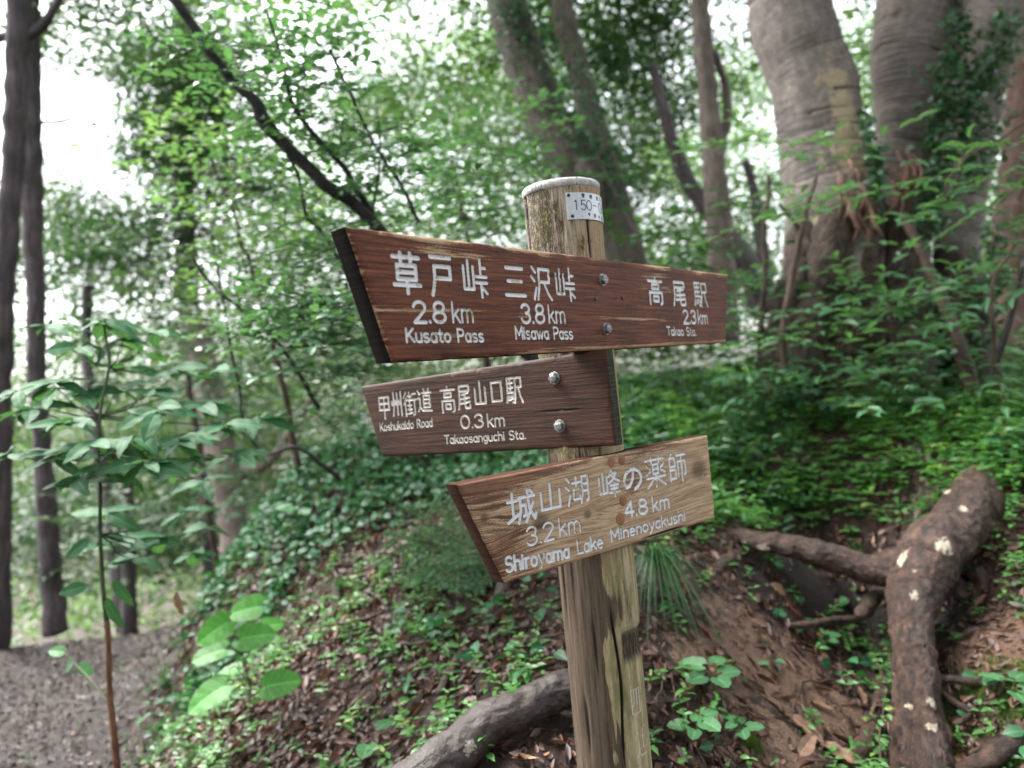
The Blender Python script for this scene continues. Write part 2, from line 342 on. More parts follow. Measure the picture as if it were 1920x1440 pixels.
# ------------------------------------------------------------------ signpost
# single-stroke lettering, each glyph a set of polylines on a 100 x 100 cell, y down
def K(s): return [np.array([[float(c) for c in p.split(',')] for p in st.split()]) for st in s.split(';')]
KAN = {
'草':K('5,12 95,12;32,2 32,24;66,2 66,24;18,32 82,32 82,66 18,66 18,32;18,49 82,49;5,80 95,80;50,66 50,100'),
'戸':K('8,5 92,5;22,28 88,28 88,58 22,58;22,28 22,60 16,82 8,100'),
'峠':K('24,5 24,78;6,20 6,80 44,80 44,20;74,0 74,46;74,22 94,22;54,46 98,46;54,62 98,62;74,62 74,100;76,74 96,90'),
'三':K('12,8 88,8;18,50 82,50;5,95 95,95'),
'沢':K('6,4 20,18;0,32 14,44;8,98 22,64;38,8 90,8 90,46 38,46;38,8 38,60 26,98;62,46 80,80 97,98'),
'高':K('50,0 50,12;5,12 95,12;28,24 72,24 72,40 28,40 28,24;10,98 10,54 90,54 90,92 80,98;34,68 66,68 66,86 34,86 34,68'),
'尾':K('15,5 90,5 90,26 15,26;15,5 15,60 4,98;82,33 36,40;28,58 92,54;24,76 94,71;56,38 56,88 62,96 92,96 95,84'),
'駅':K('8,4 8,60;8,4 46,4;8,22 42,22;8,40 42,40;27,4 27,58;8,58 48,58 46,90 38,96;5,72 1,94;15,72 16,88;25,72 27,86;34,70 38,82;58,5 94,5 94,40 58,40;58,5 58,55 50,98;76,40 86,74 99,98'),
'甲':K('10,4 90,4 90,60 10,60 10,4;10,32 90,32;50,4 50,100'),
'州':K('22,2 22,60 12,98;52,5 52,95;84,2 84,98;5,38 8,54;36,36 39,52;67,36 70,52'),
'街':K('22,2 2,24;24,26 4,50;15,44 15,98;34,18 62,18;48,4 48,46;30,34 66,34;34,56 62,56;48,46 48,88;30,90 66,86;33,72 63,72;72,10 96,10;69,34 99,34;86,34 86,92 76,96'),
'道':K('6,6 18,20;2,38 18,38 18,74 2,94;18,76 34,92 99,94;48,0 54,11;84,0 76,11;34,16 99,16;64,16 60,28;44,28 88,28 88,78 44,78 44,28;44,44 88,44;44,61 88,61'),
'山':K('50,0 50,92;10,28 10,92 90,92 90,28'),
'口':K('12,8 88,8 88,92 12,92 12,8'),
'城':K('2,28 36,28;19,4 19,80;0,90 36,72;42,22 97,22;46,22 46,60 36,98;46,46 64,46 64,76 55,80;73,2 77,60 94,94 99,78;93,42 62,98;83,4 92,14'),
'湖':K('4,4 15,18;0,34 12,46;6,98 17,64;28,24 62,24;45,5 45,48;32,48 58,48 58,82 32,82 32,48;70,6 95,6 95,90 86,95;70,6 70,68 62,98;70,33 95,33;70,58 95,58'),
'峰':K('22,5 22,76;4,20 4,80 40,80 40,20;66,0 50,22;62,11 86,11 70,34 50,46;62,16 80,34 98,44;56,56 94,56;58,69 92,69;50,83 99,83;75,48 75,100'),
'の':K('56,14 50,48 34,76 18,82 8,66 8,46 18,26 40,12 64,12 84,26 93,48 88,70 74,86 58,94'),
'薬':K('4,10 96,10;32,1 32,20;68,1 68,20;38,26 62,26 62,56 38,56 38,26;38,41 62,41;10,28 24,38;8,56 26,47;92,28 76,38;74,46 94,56;4,68 96,68;50,58 50,100;46,70 8,98;54,70 94,98'),
'師':K('20,0 12,12;8,14 8,94;8,14 36,14 36,44 8,44;8,56 38,56 38,86 8,86;48,8 99,8;52,82 52,30 94,30 94,74 87,80;73,8 73,100'),
'四':K('8,8 92,8 92,92 8,92 8,8;36,8 34,52 22,66;64,8 64,62'),
'辻':K('14,8 26,20;8,40 24,40 24,72 6,92;24,76 40,92 98,94;66,4 66,70;40,34 96,34;36,70 98,70'),
'管':K('12,14 44,14;24,2 6,26;56,14 92,14;66,2 52,26;4,44 4,34 96,34 96,44;26,50 74,50 74,66 26,66;26,50 26,98 78,98 78,78 26,78'),
'理':K('2,10 38,10;4,44 36,44;20,10 20,84;0,92 40,78;46,6 94,6 94,54 46,54 46,6;46,30 94,30;70,6 70,94;48,74 94,74;42,95 99,95'),
'番':K('82,2 18,12;4,26 96,26;50,8 50,52;46,28 8,54;54,28 92,54;16,56 84,56 84,98 16,98 16,56;16,77 84,77;50,56 50,98'),
'号':K('24,4 78,4 78,32 24,32 24,4;4,48 96,48;36,48 30,68 82,68 76,92 54,98'),
'東':K('6,14 94,14;20,28 80,28 80,62 20,62 20,28;20,45 80,45;50,0 50,100;46,64 6,96;54,64 94,96'),
'京':K('50,0 50,14;4,16 96,16;24,30 76,30 76,52 24,52 24,30;50,52 50,90 40,98;26,64 10,86;74,64 90,86'),
'都':K('6,18 52,18;30,2 30,38;2,38 58,38;54,4 4,62;16,56 48,56 48,98 16,98 16,56;16,76 48,76;66,100 66,6 94,6 80,40 94,62 86,78 76,74'),
}
def arc(cx, cy, rx, ry, a0, a1, n=12):
    a = np.radians(np.linspace(a0, a1, n)); return np.stack([cx+rx*np.cos(a), cy-ry*np.sin(a)], 1)
def j(*a): return np.vstack([np.atleast_2d(np.array(x, float)) for x in a])
# Latin: y down, cap height 0..100, baseline 100, x-height 35; entry = (width, strokes)
LAT = {
'0':(58,[arc(29,50,29,50,0,360,24)]),'1':(30,[j((8,14),(20,0),(20,100))]),
'2':(56,[j(arc(28,28,27,28,170,-35,12),(2,100),(56,100))]),
'3':(56,[j(arc(27,25,25,25,160,-80,10)),j(arc(27,73,28,27,85,-165,12))]),
'4':(58,[j((44,100),(44,0),(2,70),(58,70))]),
'5':(56,[j((50,0),(10,0),(6,46)),j(arc(27,69,28,31,140,-150,14))]),
'6':(56,[arc(28,69,27,31,0,360,18),j((46,2),(18,30),(2,62))]),
'8':(58,[arc(29,25,24,25,0,360,18),arc(29,74,29,26,0,360,20)]),
'.':(14,[j((6,97),(8,99))]),'-':(50,[j((4,54),(44,54))]),' ':(34,[]),
'k':(48,[j((4,0),(4,100)),j((44,36),(6,72)),j((20,60),(48,100))]),
'm':(80,[j((4,36),(4,100)),j(arc(22,56,18,20,180,0),(40,100)),j(arc(58,56,18,20,180,0),(76,100))]),
'K':(60,[j((4,0),(4,100)),j((56,0),(6,60)),j((22,44),(60,100))]),
'u':(50,[j((4,36),arc(25,76,21,24,180,360),(46,36)),j((46,36),(46,100))]),
's':(44,[j(arc(22,52,18,16,40,230,9),arc(22,84,20,16,90,-145,9))]),
'a':(50,[arc(24,68,21,32,0,360,18),j((46,36),(46,100))]),
't':(36,[j((16,10),(16,88),(24,99),(34,99)),j((2,36),(34,36))]),
'o':(54,[arc(27,68,24,32,0,360,18)]),
'P':(56,[j((4,100),(4,0),(30,0),arc(30,27,24,27,90,-90),(4,54))]),
'M':(76,[j((4,100),(4,0),(38,70),(72,0),(72,100))]),
'i':(12,[j((5,36),(5,100)),j((5,12),(5,15))]),
'w':(72,[j((2,36),(20,100),(36,40),(52,100),(70,36))]),
'T':(60,[j((0,0),(60,0)),j((30,0),(30,100))]),
'S':(56,[j(arc(28,26,24,26,30,235,10),arc(28,74,26,26,80,-150,10))]),
'R':(60,[j((4,100),(4,0),(30,0),arc(30,25,24,25,90,-90),(4,50)),j((30,50),(58,100))]),
'd':(52,[arc(24,68,21,32,0,360,18),j((47,0),(47,100))]),
'h':(50,[j((4,0),(4,100)),j(arc(25,58,21,22,180,0),(46,100))]),
'n':(50,[j((4,36),(4,100)),j(arc(25,58,21,22,180,0),(46,100))]),
'r':(36,[j((6,36),(6,100)),j((6,54),(20,37),(34,37)),j((0,37),(10,37))]),
'g':(50,[arc(24,66,21,30,0,360,18),j((46,36),(46,104),arc(26,106,20,20,0,-150,8))]),
'c':(46,[arc(26,68,22,32,50,310,14)]),
'L':(48,[j((4,0),(4,100),(48,100))]),
'e':(52,[j((6,66),(46,66),arc(26,68,22,32,5,310,16))]),
'y':(50,[j((2,36),(25,96)),j((48,36),(20,116),(4,128))]),
}
AX = W(1086, 720, 1.46); AX[2] = 0
class Plane:
    def __init__(s, yaw, off):
        y = math.radians(yaw); s.D = np.array([math.cos(y), math.sin(y), 0]); s.N = np.array([math.sin(y), -math.cos(y), 0]); s.O = AX+s.N*off
    def st(s, px, py):
        d = ray(px, py); k = ((s.O-np.array([0, 0, CZ]))@s.N)/(d@s.N); p = d*k+np.array([0, 0, CZ]); return np.array([(p-s.O)@s.D, p[2]])
    def P(s, st, dep=0.0):
        st = np.asarray(st, float); return s.O+st[..., 0:1]*s.D+st[..., 1:2]*np.array([0, 0, 1.])+np.asarray(dep)[..., None]*s.N
def glyph_segs(pl, items):
    """polyline points in plane coordinates: list of (a, b, halfwidth)"""
    out = []
    def put(strokes, org, ex, ey, hw):
        for q in strokes:
            p = org+q[:, 0:1]*ex+q[:, 1:2]*ey
            for a, b in zip(p[:-1], p[1:]): out.append((a, b, hw))
    for it in items:
        if it[0] == 'k':        # one kanji: centre, width and height in photo pixels
            _, ch, cx, cy, w, h, hw = it
            c = pl.st(cx, cy); e = (pl.st(cx+6, cy)-pl.st(cx-6, cy))[0]/12; g = (pl.st(cx, cy+6)-pl.st(cx, cy-6))[1]/12
            ex = np.array([e*w/100, 0]); ey = np.array([0, g*h/100]); put(KAN[ch], c-50*ex-50*ey, ex, ey, hw)
        else:                   # a word from baseline start to baseline end, cap height in pixels at its middle
            _, txt, x0, y0, x1, y1, h, hw = it
            a, b = pl.st(x0, y0), pl.st(x1, y1); tot = sum(LAT[c][0]+12 for c in txt)-12
            g = abs((pl.st((x0+x1)/2, (y0+y1)/2+6)-pl.st((x0+x1)/2, (y0+y1)/2-6))[1]/12)
            ex = (b-a)/tot; ey = np.array([0, -g*h/100]); x = 0
            for c in txt:
                put(LAT[c][1], a+x*ex-100*ey, ex, ey, hw); x += LAT[c][0]+12
    return out
def seg_sdf(S, segs, reach=.006):
    d = np.full(len(S), .02)
    order = np.argsort(S[:, 0], kind='stable'); Sx = S[order]
    for a, b, hw in segs:
        lo, hi = np.minimum(a, b)-reach-hw, np.maximum(a, b)+reach+hw
        i0, i1 = np.searchsorted(Sx[:, 0], [lo[0], hi[0]]); q = Sx[i0:i1]
        m = (q[:, 1] > lo[1]) & (q[:, 1] < hi[1]); idx = order[i0:i1][m]; q = q[m]
        if not len(q): continue
        ab = b-a; t = np.clip(((q-a)@ab)/max(ab@ab, 1e-12), 0, 1); dd = np.linalg.norm(q-a-t[:, None]*ab, axis=1)-hw
        d[idx] = np.minimum(d[idx], dd)
    return d
def sign_board(pl, corners, T, items, wear_fn, mat, seed, knots=(), holes=(), label=None, parent=None, res=.0013):
    C = [pl.st(*c) for c in corners]                     # TL TR BR BL
    n = int(np.linalg.norm(C[1]-C[0])/res); m = int(abs(C[0][1]-C[3][1])/res*1.15)
    u = np.linspace(0, 1, n)[:, None]; v = np.linspace(0, 1, m)[None]
    S = (np.array(C[0])*((1-u)*(1-v))[..., None]+np.array(C[1])*(u*(1-v))[..., None]+np.array(C[2])*(u*v)[..., None]+np.array(C[3])*((1-u)*v)[..., None])
    q = S.reshape(-1, 2); p3 = np.c_[q, np.full(len(q), seed*1.7)]
    sdf = seg_sdf(q, glyph_segs(pl, items))
    L = np.linalg.norm(C[1]-C[0]); H = abs(C[0][1]-C[3][1])
    U = np.broadcast_to(u, (n, m)).ravel(); V = np.broadcast_to(v, (n, m)).ravel()
    e = np.minimum(np.minimum(U, 1-U)*L, np.minimum(V, 1-V)*H)
    dep = -.0035*np.exp(-e/.0022)-np.clip(fbm(p3, 60, 3, seed)-.25, 0, 1)*.006*np.exp(-e/.006)
    grain = fbm(p3*[6, 170, 1], 1, 3, seed+1)
    ring = fbm(p3*[2.2, 34, 1], 1, 3, seed+4)
    dep = dep+grain*.00035+ring*.0005
    crack = np.clip(fbm(p3*[3, 95, 1], 1, 2, seed+2)-.62, 0, 1); dep = dep-crack*.012
    dep = dep-.0022*sstep(.0006, -.0012, sdf)
    knot = np.zeros(len(q))
    for kx, ky, kr in knots:
        c = pl.st(kx, ky); dd = np.hypot((q[:, 0]-c[0])*.8, q[:, 1]-c[1]); knot = np.maximum(knot, sstep(kr*1.5, kr*.4, dd))
    for kx, ky, kr in holes:
        c = pl.st(kx, ky); dd = np.hypot(q[:, 0]-c[0], q[:, 1]-c[1]); dep = dep-.012*sstep(kr, kr*.5, dd)
    # grain coordinate bends round the knots
    gc = np.c_[q, np.zeros(len(q))]
    for kx, ky, kr in knots:
        c = pl.st(kx, ky); w = np.exp(-(((q[:, 0]-c[0])*.55)**2+(q[:, 1]-c[1])**2)/(kr*3)**2); gc[:, 1] += np.sign(q[:, 1]-c[1])*kr*.9*w; gc[:, 2] += w*.05
    wear = wear_fn(q, U, V, e, PX(pl.P(q)))
    b = Bag(); ii = np.arange(n-1)[:, None]*m+np.arange(m-1)[None]
    F = np.stack([ii, ii+m, ii+m+1, ii+1], -1).reshape(-1, 4)
    loop = np.concatenate([np.arange(n)*m, (n-1)*m+np.arange(1, m), (np.arange(n-2, -1, -1))*m+m-1, np.arange(m-2, 0, -1)])
    edge_pt = pl.P(q[loop], dep[loop]); back = pl.P(q[loop], np.full(len(loop), -T))
    k = len(loop); base = len(q)
    V3 = np.vstack([pl.P(q, dep), edge_pt, back]); a = np.arange(k); a2 = (a+1) % k
    side = np.stack([base+a, base+k+a, base+k+a2, base+a2], 1)
    gq = np.vstack([gc, np.c_[q[loop], np.zeros(k)], np.c_[q[loop], np.full(k, T)]])
    z = np.zeros(2*k); sd = np.r_[np.zeros(len(q)), np.ones(2*k)]
    b.add(V3, [F, side, (base+k+a)[None, ::-1]], gc=gq, let=np.r_[sdf, z+.02]*100, wear=np.r_[wear, z+.12], knot=np.r_[knot, z], side=sd, cr=np.r_[crack, z], rg=np.r_[ring, z])
    return obj('sign_board', b, mat, parent, label=label)
def board_mat(name, paint0, paint1, wood0, wood1, letter=(.78, .78, .8), yel=None, chip=.5, side=(.006, .005, .005)):
    N = NT(name); gc = N.attr('gc').outputs['Vector']
    st = N.scale(gc, 5, 130, 5); g = N.noise(st, 1.6, 6, .7, .3); g2 = N.noise(N.scale(gc, 14, 420, 14), 1.4, 5, .7); bl = N.noise(gc, 9, 4, .6); spk = N.noise(gc, 420, 3, .7)
    pc = N.mix(N.ss(g, .38, .62), tuple(x*.75 for x in paint0), paint1); pc = N.mix(N.m2('MULTIPLY', N.ss(g2, .54, .66), .6), pc, tuple(x*.35 for x in paint0)); pc = N.mix(N.m2('MULTIPLY', N.ss(bl, .4, .7), .55), pc, tuple(x*.45 for x in paint0))
    wc = N.mix(N.ss(g, .36, .62), wood0, wood1); wc = N.mix(N.ss(g2, .52, .66), wc, tuple(x*.5 for x in wood0))
    wf = N.m2('ADD', N.attr('wear').outputs['Fac'], N.m2('ADD', N.m2('MULTIPLY', N.m2('SUBTRACT', g, .5), 1.1), N.m2('ADD', N.m2('MULTIPLY', N.m2('SUBTRACT', g2, .5), .9), N.m2('MULTIPLY', N.m2('SUBTRACT', spk, .5), .8))))
    c = N.mix(N.ss(wf, .55, .66), pc, wc)
    kn = N.attr('knot').outputs['Fac']; c = N.mix(N.m2('MULTIPLY', kn, .75), c, (.07, .045, .02))
    c = N.mix(N.ss(N.attr('cr').outputs['Fac'], .02, .1), c, (.008, .006, .005))
    ld = N.m2('ADD', N.attr('let').outputs['Fac'], N.m2('MULTIPLY', N.m2('SUBTRACT', N.noise(gc, 330, 4, .7), .5), .10))
    lf = N.ss(ld, .035, -.01)
    hole = N.ss(N.m2('ADD', N.noise(gc, 34, 5, .75), N.m2('MULTIPLY', N.m2('SUBTRACT', spk, .5), .5)), chip, chip+.06)
    lc = N.mix(hole, N.mix(N.noise(gc, 200, 3), letter, tuple(x*.8 for x in letter)), yel or (.42, .36, .2))
    rim = N.m2('MULTIPLY', N.ss(ld, .11, .03), .65); c = N.mix(rim, c, (.02, .012, .01))
    c = N.mix(lf, c, lc)
    sd = N.attr('side').outputs['Fac']; c = N.mix(N.ss(sd, .3, .8), c, N.mix(N.ss(g, .35, .7), side, tuple(x*2.2 for x in side)))
    N.bump(N.m2('ADD', g, N.m2('MULTIPLY', g2, .7)), .6, .002)
    return N.fin(c, N.m2('ADD', N.m2('ADD', .50, N.m2('MULTIPLY', sd, .4)), N.m2('MULTIPLY', g2, .25)), Specular_IOR_Level=N.m2('SUBTRACT', .3, N.m2('MULTIPLY', sd, .27)))
SIGN = thing('signpost', 'weathered round wooden trail signpost carrying three carved brown direction boards and a metal number plate', 'signpost', (AX[0], AX[1], .45))
# --- post
def post_z(py): return W(1086+(py-720)*.0945, py, 1.46)[2]
PR = .0745; ztop = post_z(352); zbot = .35
na, nz = 200, 420
th = np.arange(na)/na*2*np.pi; zz = np.linspace(zbot, ztop-.016, nz)
A2, Z2 = np.meshgrid(th, zz); nrm = np.stack([np.cos(A2), np.sin(A2), 0*A2], -1)
face = -math.pi/2-math.atan2(AX[0], AX[1]) ; # angle of the side facing the camera
rel = (A2-face+np.pi) % (2*np.pi)-np.pi        # + = towards photo right
pn = np.stack([np.cos(A2)*PR, np.sin(A2)*PR, Z2], -1).reshape(-1, 3)
rr = PR+fbm(pn*[1, 1, .12], 28, 3, 5)*.0022+fbm(pn*[1, 1, .03], 160, 3, 6)*.0009
sx = np.sin(rel).ravel(); zf = Z2.ravel()
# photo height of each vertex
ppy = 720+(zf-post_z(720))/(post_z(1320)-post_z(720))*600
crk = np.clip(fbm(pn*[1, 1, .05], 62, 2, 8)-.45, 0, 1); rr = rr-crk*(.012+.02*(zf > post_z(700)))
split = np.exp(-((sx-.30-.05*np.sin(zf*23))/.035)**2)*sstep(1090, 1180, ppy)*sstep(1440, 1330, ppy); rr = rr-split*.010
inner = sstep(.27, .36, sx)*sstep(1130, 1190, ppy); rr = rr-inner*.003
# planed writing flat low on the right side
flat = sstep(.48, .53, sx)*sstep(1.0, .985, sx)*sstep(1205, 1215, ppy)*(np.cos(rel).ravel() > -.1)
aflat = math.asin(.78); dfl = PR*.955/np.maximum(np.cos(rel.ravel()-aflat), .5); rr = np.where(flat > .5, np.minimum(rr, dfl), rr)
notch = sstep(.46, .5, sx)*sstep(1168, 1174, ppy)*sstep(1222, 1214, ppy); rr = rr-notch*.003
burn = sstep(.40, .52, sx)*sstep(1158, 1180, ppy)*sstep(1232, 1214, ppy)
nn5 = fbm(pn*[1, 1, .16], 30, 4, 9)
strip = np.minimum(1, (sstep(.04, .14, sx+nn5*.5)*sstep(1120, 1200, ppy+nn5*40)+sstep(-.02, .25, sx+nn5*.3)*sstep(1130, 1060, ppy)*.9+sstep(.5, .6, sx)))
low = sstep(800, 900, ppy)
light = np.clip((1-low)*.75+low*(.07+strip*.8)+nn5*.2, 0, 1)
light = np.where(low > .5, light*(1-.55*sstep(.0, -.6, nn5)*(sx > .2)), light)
# letters on the flat: strokes in (arc length, z)
fl = []
def onpost(ch, sx0, sx1, py0, py1, hw):
    for q in KAN[ch]:
        p = np.stack([PR*np.arcsin(np.clip(sx0+(sx1-sx0)*q[:, 0]/100, -1, 1)), post_z(py0)+(post_z(py1)-post_z(py0))*q[:, 1]/100], 1)
        fl.extend((a, b, hw) for a, b in zip(p[:-1], p[1:]))
onpost('四', .56, .83, 1270, 1322, .0012); onpost('辻', .60, .90, 1345, 1400, .0012)
lsd = seg_sdf(np.c_[PR*rel.ravel(), zf], fl); rr = rr-.0015*sstep(.0006, -.001, lsd)
vp = np.stack([AX[0]+np.cos(A2.ravel())*rr, AX[1]+np.sin(A2.ravel())*rr, zf], 1)
i = np.arange(nz-1)[:, None]*na; jj = np.arange(na)[None]; j2 = (jj+1) % na
F = np.stack([i+jj, i+j2, i+na+j2, i+na+jj], -1).reshape(-1, 4)
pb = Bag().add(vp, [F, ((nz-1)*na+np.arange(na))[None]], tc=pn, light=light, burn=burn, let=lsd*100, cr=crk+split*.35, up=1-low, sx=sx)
N = NT('weathered_post_wood'); tc = N.attr('tc').outputs['Vector']
g = N.noise(N.scale(tc, 1, 1, .05), 120, 7, .75, .2); g2 = N.noise(N.scale(tc, 1, 1, .035), 420, 5, .75); bl = N.noise(N.scale(tc, 1, 1, .3), 26, 5, .7); fine = N.noise(N.scale(tc, 1, 1, .4), 300, 4, .8)
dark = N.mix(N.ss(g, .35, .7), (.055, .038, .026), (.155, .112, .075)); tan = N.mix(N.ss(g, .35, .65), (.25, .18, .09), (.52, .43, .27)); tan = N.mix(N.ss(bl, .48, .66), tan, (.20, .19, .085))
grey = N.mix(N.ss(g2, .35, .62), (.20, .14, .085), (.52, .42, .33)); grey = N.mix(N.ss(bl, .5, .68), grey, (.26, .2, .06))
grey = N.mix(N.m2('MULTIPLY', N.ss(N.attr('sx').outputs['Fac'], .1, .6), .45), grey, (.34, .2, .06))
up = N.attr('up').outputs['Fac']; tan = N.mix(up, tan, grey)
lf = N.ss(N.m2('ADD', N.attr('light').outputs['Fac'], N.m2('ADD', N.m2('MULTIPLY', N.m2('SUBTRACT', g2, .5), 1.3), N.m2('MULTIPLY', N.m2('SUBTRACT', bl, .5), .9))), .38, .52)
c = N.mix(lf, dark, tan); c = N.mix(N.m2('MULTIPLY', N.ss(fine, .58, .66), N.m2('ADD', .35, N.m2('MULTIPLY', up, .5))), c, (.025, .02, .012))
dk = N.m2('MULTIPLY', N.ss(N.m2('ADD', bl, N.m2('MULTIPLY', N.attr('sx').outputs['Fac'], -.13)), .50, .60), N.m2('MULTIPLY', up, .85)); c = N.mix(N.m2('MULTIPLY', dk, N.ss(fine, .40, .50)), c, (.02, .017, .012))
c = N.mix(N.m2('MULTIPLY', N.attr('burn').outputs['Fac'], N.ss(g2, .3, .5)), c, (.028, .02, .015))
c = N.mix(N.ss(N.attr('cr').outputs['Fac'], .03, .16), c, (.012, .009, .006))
c = N.mix(N.m2('MULTIPLY', N.ss(N.attr('let').outputs['Fac'], .05, -.01), .9), c, (.62, .58, .5))
N.bump(N.m2('ADD', g, N.m2('MULTIPLY', g2, .7)), .7, .003)
M_POST = N.fin(c, .72, Specular_IOR_Level=.3)
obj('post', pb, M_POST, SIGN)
# --- white cap disc on the post
cb = Bag(); prof = [(.0, ztop+.002), (.062, ztop+.0015), (.0735, ztop-.0005), (.0765, ztop-.004), (.0765, ztop-.0155), (.0745, ztop-.0165)]
an = 96; aa = np.arange(an)/an*2*np.pi; rows = []
for r_, z_ in prof: rows.append(np.stack([AX[0]+np.cos(aa)*r_, AX[1]+np.sin(aa)*r_, np.full(an, z_)], 1))
cv = np.vstack(rows); cv[:, 2] += fbm(cv, 60, 2, 3)*.0006
F = [np.stack([k*an+np.arange(an), k*an+(np.arange(an)+1) % an, (k+1)*an+(np.arange(an)+1) % an, (k+1)*an+np.arange(an)], 1) for k in range(len(prof)-1)]
cb.add(cv, F)
N = NT('chalky_cap'); co = N.n('TexCoord').outputs['Object']; s1 = N.noise(N.scale(co, 1, 1, .3), 150, 5, .8); s2 = N.noise(co, 60, 4, .7)
c = N.mix(N.ss(s2, .35, .6), (.62, .61, .58), (.42, .41, .39)); c = N.mix(N.ss(s1, .56, .62), c, (.03, .028, .025)); N.bump(s1, .4, .002)
obj('cap', cb, N.fin(c, .8), SIGN)
# --- boards
P1, P2, P3 = Plane(49, .0765), Plane(-36, .0765), Plane(40, .090)
def wear1(q, U, V, e, px):
    n = fbm(np.c_[q, q[:, 0]*0], 14, 3, 31)
    w = .27+.16*n+.45*sstep(.10, .0, V)*sstep(-.3, .4, n)+.5*sstep(.94, 1.0, V)*sstep(.1, .5, U)+.35*np.exp(-e/.004)
    w += .42*np.exp(-((V-.13)/.05)**2)*np.exp(-((U-.16)/.09)**2)+.38*np.exp(-((V-.30)/.05)**2)*np.exp(-((U-.70)/.08)**2)+.30*np.exp(-((V-.14)/.06)**2)*np.exp(-((U-.68)/.10)**2)
    w += .4*np.exp(-((V-.66-(U-.55)*.08)/.022)**2)*sstep(.42, .5, U)*sstep(.78, .7, U)+.38*np.exp(-((V-.60)/.02)**2)*sstep(.26, .18, U)
    w += .35*np.exp(-((px[:, 0]-985)/22)**2-((px[:, 1]-592)/18)**2)+.25*np.exp(-((px[:, 0]-850)/60)**2-((px[:, 1]-632)/10)**2)
    return w
def wear2(q, U, V, e, px):
    return .12+.10*fbm(np.c_[q, q[:, 0]*0], 12, 3, 35)+.22*np.exp(-e/.002)+.25*np.exp(-((px[:, 0]-760)/30)**2-((px[:, 1]-810)/18)**2)+.2*np.exp(-((px[:, 0]-1100)/30)**2-((px[:, 1]-718)/4)**2)
def wear3(q, U, V, e, px):
    n = fbm(np.c_[q, q[:, 0]*0], 9, 3, 33)
    w = .66+.24*sstep(.12, .5, U)+n*.35-.3*sstep(.14, .02, V)-.16*np.exp(-((U-.10)/.10)**2)-.12*np.exp(-((U-.62)/.1)**2-((V-.4)/.3)**2)+.2*sstep(.8, 1, U)
    return w
M_B1 = board_mat('red_brown_board', (.10, .027, .012), (.205, .062, .026), (.38, .22, .11), (.52, .36, .21), letter=(.9, .9, .92), chip=.56)
M_B2 = board_mat('dark_brown_board', (.040, .015, .008), (.078, .030, .015), (.26, .17, .11), (.36, .25, .16), letter=(.76, .72, .68), chip=.66, side=(.035, .04, .03))
M_B3 = board_mat('bleached_board', (.17, .075, .042), (.31, .16, .092), (.33, .205, .115), (.56, .40, .26), letter=(.86, .87, .92), chip=.57, side=(.026, .013, .01))
H = .0031
I1 = [('k','草',763,511,54,76,H),('k','戸',828,516,44,74,H),('k','峠',891,521,46,70,.0026),('k','三',966,527,40,58,H),('k','沢',1016,531,36,62,.0028),('k','峠',1060,533,36,60,.0025),
      ('k','高',1230,546,28,50,.0031),('k','尾',1274,550,24,46,.0030),('k','駅',1314,552,24,46,.0024),
      ('w','2.8',778,604,837,604,38,.0025),('w','km',850,604,889,604,37,.0019),('w','3.8',980,605,1022,605,34,.0026),('w','km',1030,605,1061,605,32,.0020),('w','2.3',1283,606,1306,606,24,.0027),('w','km',1310,606,1328,607,24,.0022),
      ('w','Kusato Pass',763,641,908,640,24,.0018),('w','Misawa Pass',968,635,1075,635,22,.0018),('w','Takao Sta.',1252,628,1306,629,15,.0017)]
I2 = [('k','甲',720,764,22,42,.0023),('k','州',744,757,22,46,.0022),('k','街',768,757,24,46,.0021),('k','道',795,751,26,44,.0021),
      ('k','高',839,749,28,48,.0023),('k','尾',869,744,24,46,.0023),('k','山',899,737,24,46,.0023),('k','口',930,734,24,42,.0023),('k','駅',963,731,30,50,.0021),
      ('w','0.3',865,803,906,800,24,.0020),('w','km',914,800,946,798,24,.0017),('w','Koshukaido Road',713,808,811,799,15,.0013),('w','Takaosanguchi Sta.',834,832,986,822,16,.0014)]
I3 = [('k','城',979,950,54,62,.0028),('k','山',1033,932,44,50,.0026),('k','湖',1084,918,44,54,.0023),('k','峰',1143,908,40,50,.0024),('k','の',1187,897,38,46,.0034),('k','薬',1230,884,40,58,.0024),('k','師',1271,876,34,54,.0024),
      ('w','3.2',990,1024,1040,1010,34,.0020),('w','km',1050,1006,1090,996,34,.0018),('w','4.8',1174,970,1215,961,28,.0027),('w','km',1225,959,1256,951,27,.0023),
      ('w','Shiroyama',950,1073,1069,1044.5,27,.0025),('w','Lake',1084,1038.5,1132,1026,25,.0021),('w','Minenoyakushi',1147,1015,1286,975,21,.0020)]
sb1 = sign_board(P1, [(650,424),(1366,515),(1362,642),(737,678)], .036, I1, wear1, M_B1, 3, label='long top board, red-brown, lettered Kusato Pass, Misawa Pass and Takao Sta.', parent=SIGN)
sb2 = sign_board(P2, [(675,725),(1135,654),(1155,836),(716,857)], .026, I2, wear2, M_B2, 5, label='middle dark brown board pointing to Takaosanguchi Sta.', parent=SIGN)
sb3 = sign_board(P3, [(858,909),(1327.6,816),(1342,972),(948,1094)], .034, I3, wear3, M_B3, 7, knots=[(1014,980,.016),(1102,965,.008),(1310,880,.02),(908,972,.007)], holes=[(1323,892,.004)],
                 label='lowest board, paint worn to bare tan wood, lettered Shiroyama Lake and Minenoyakushi', parent=SIGN)
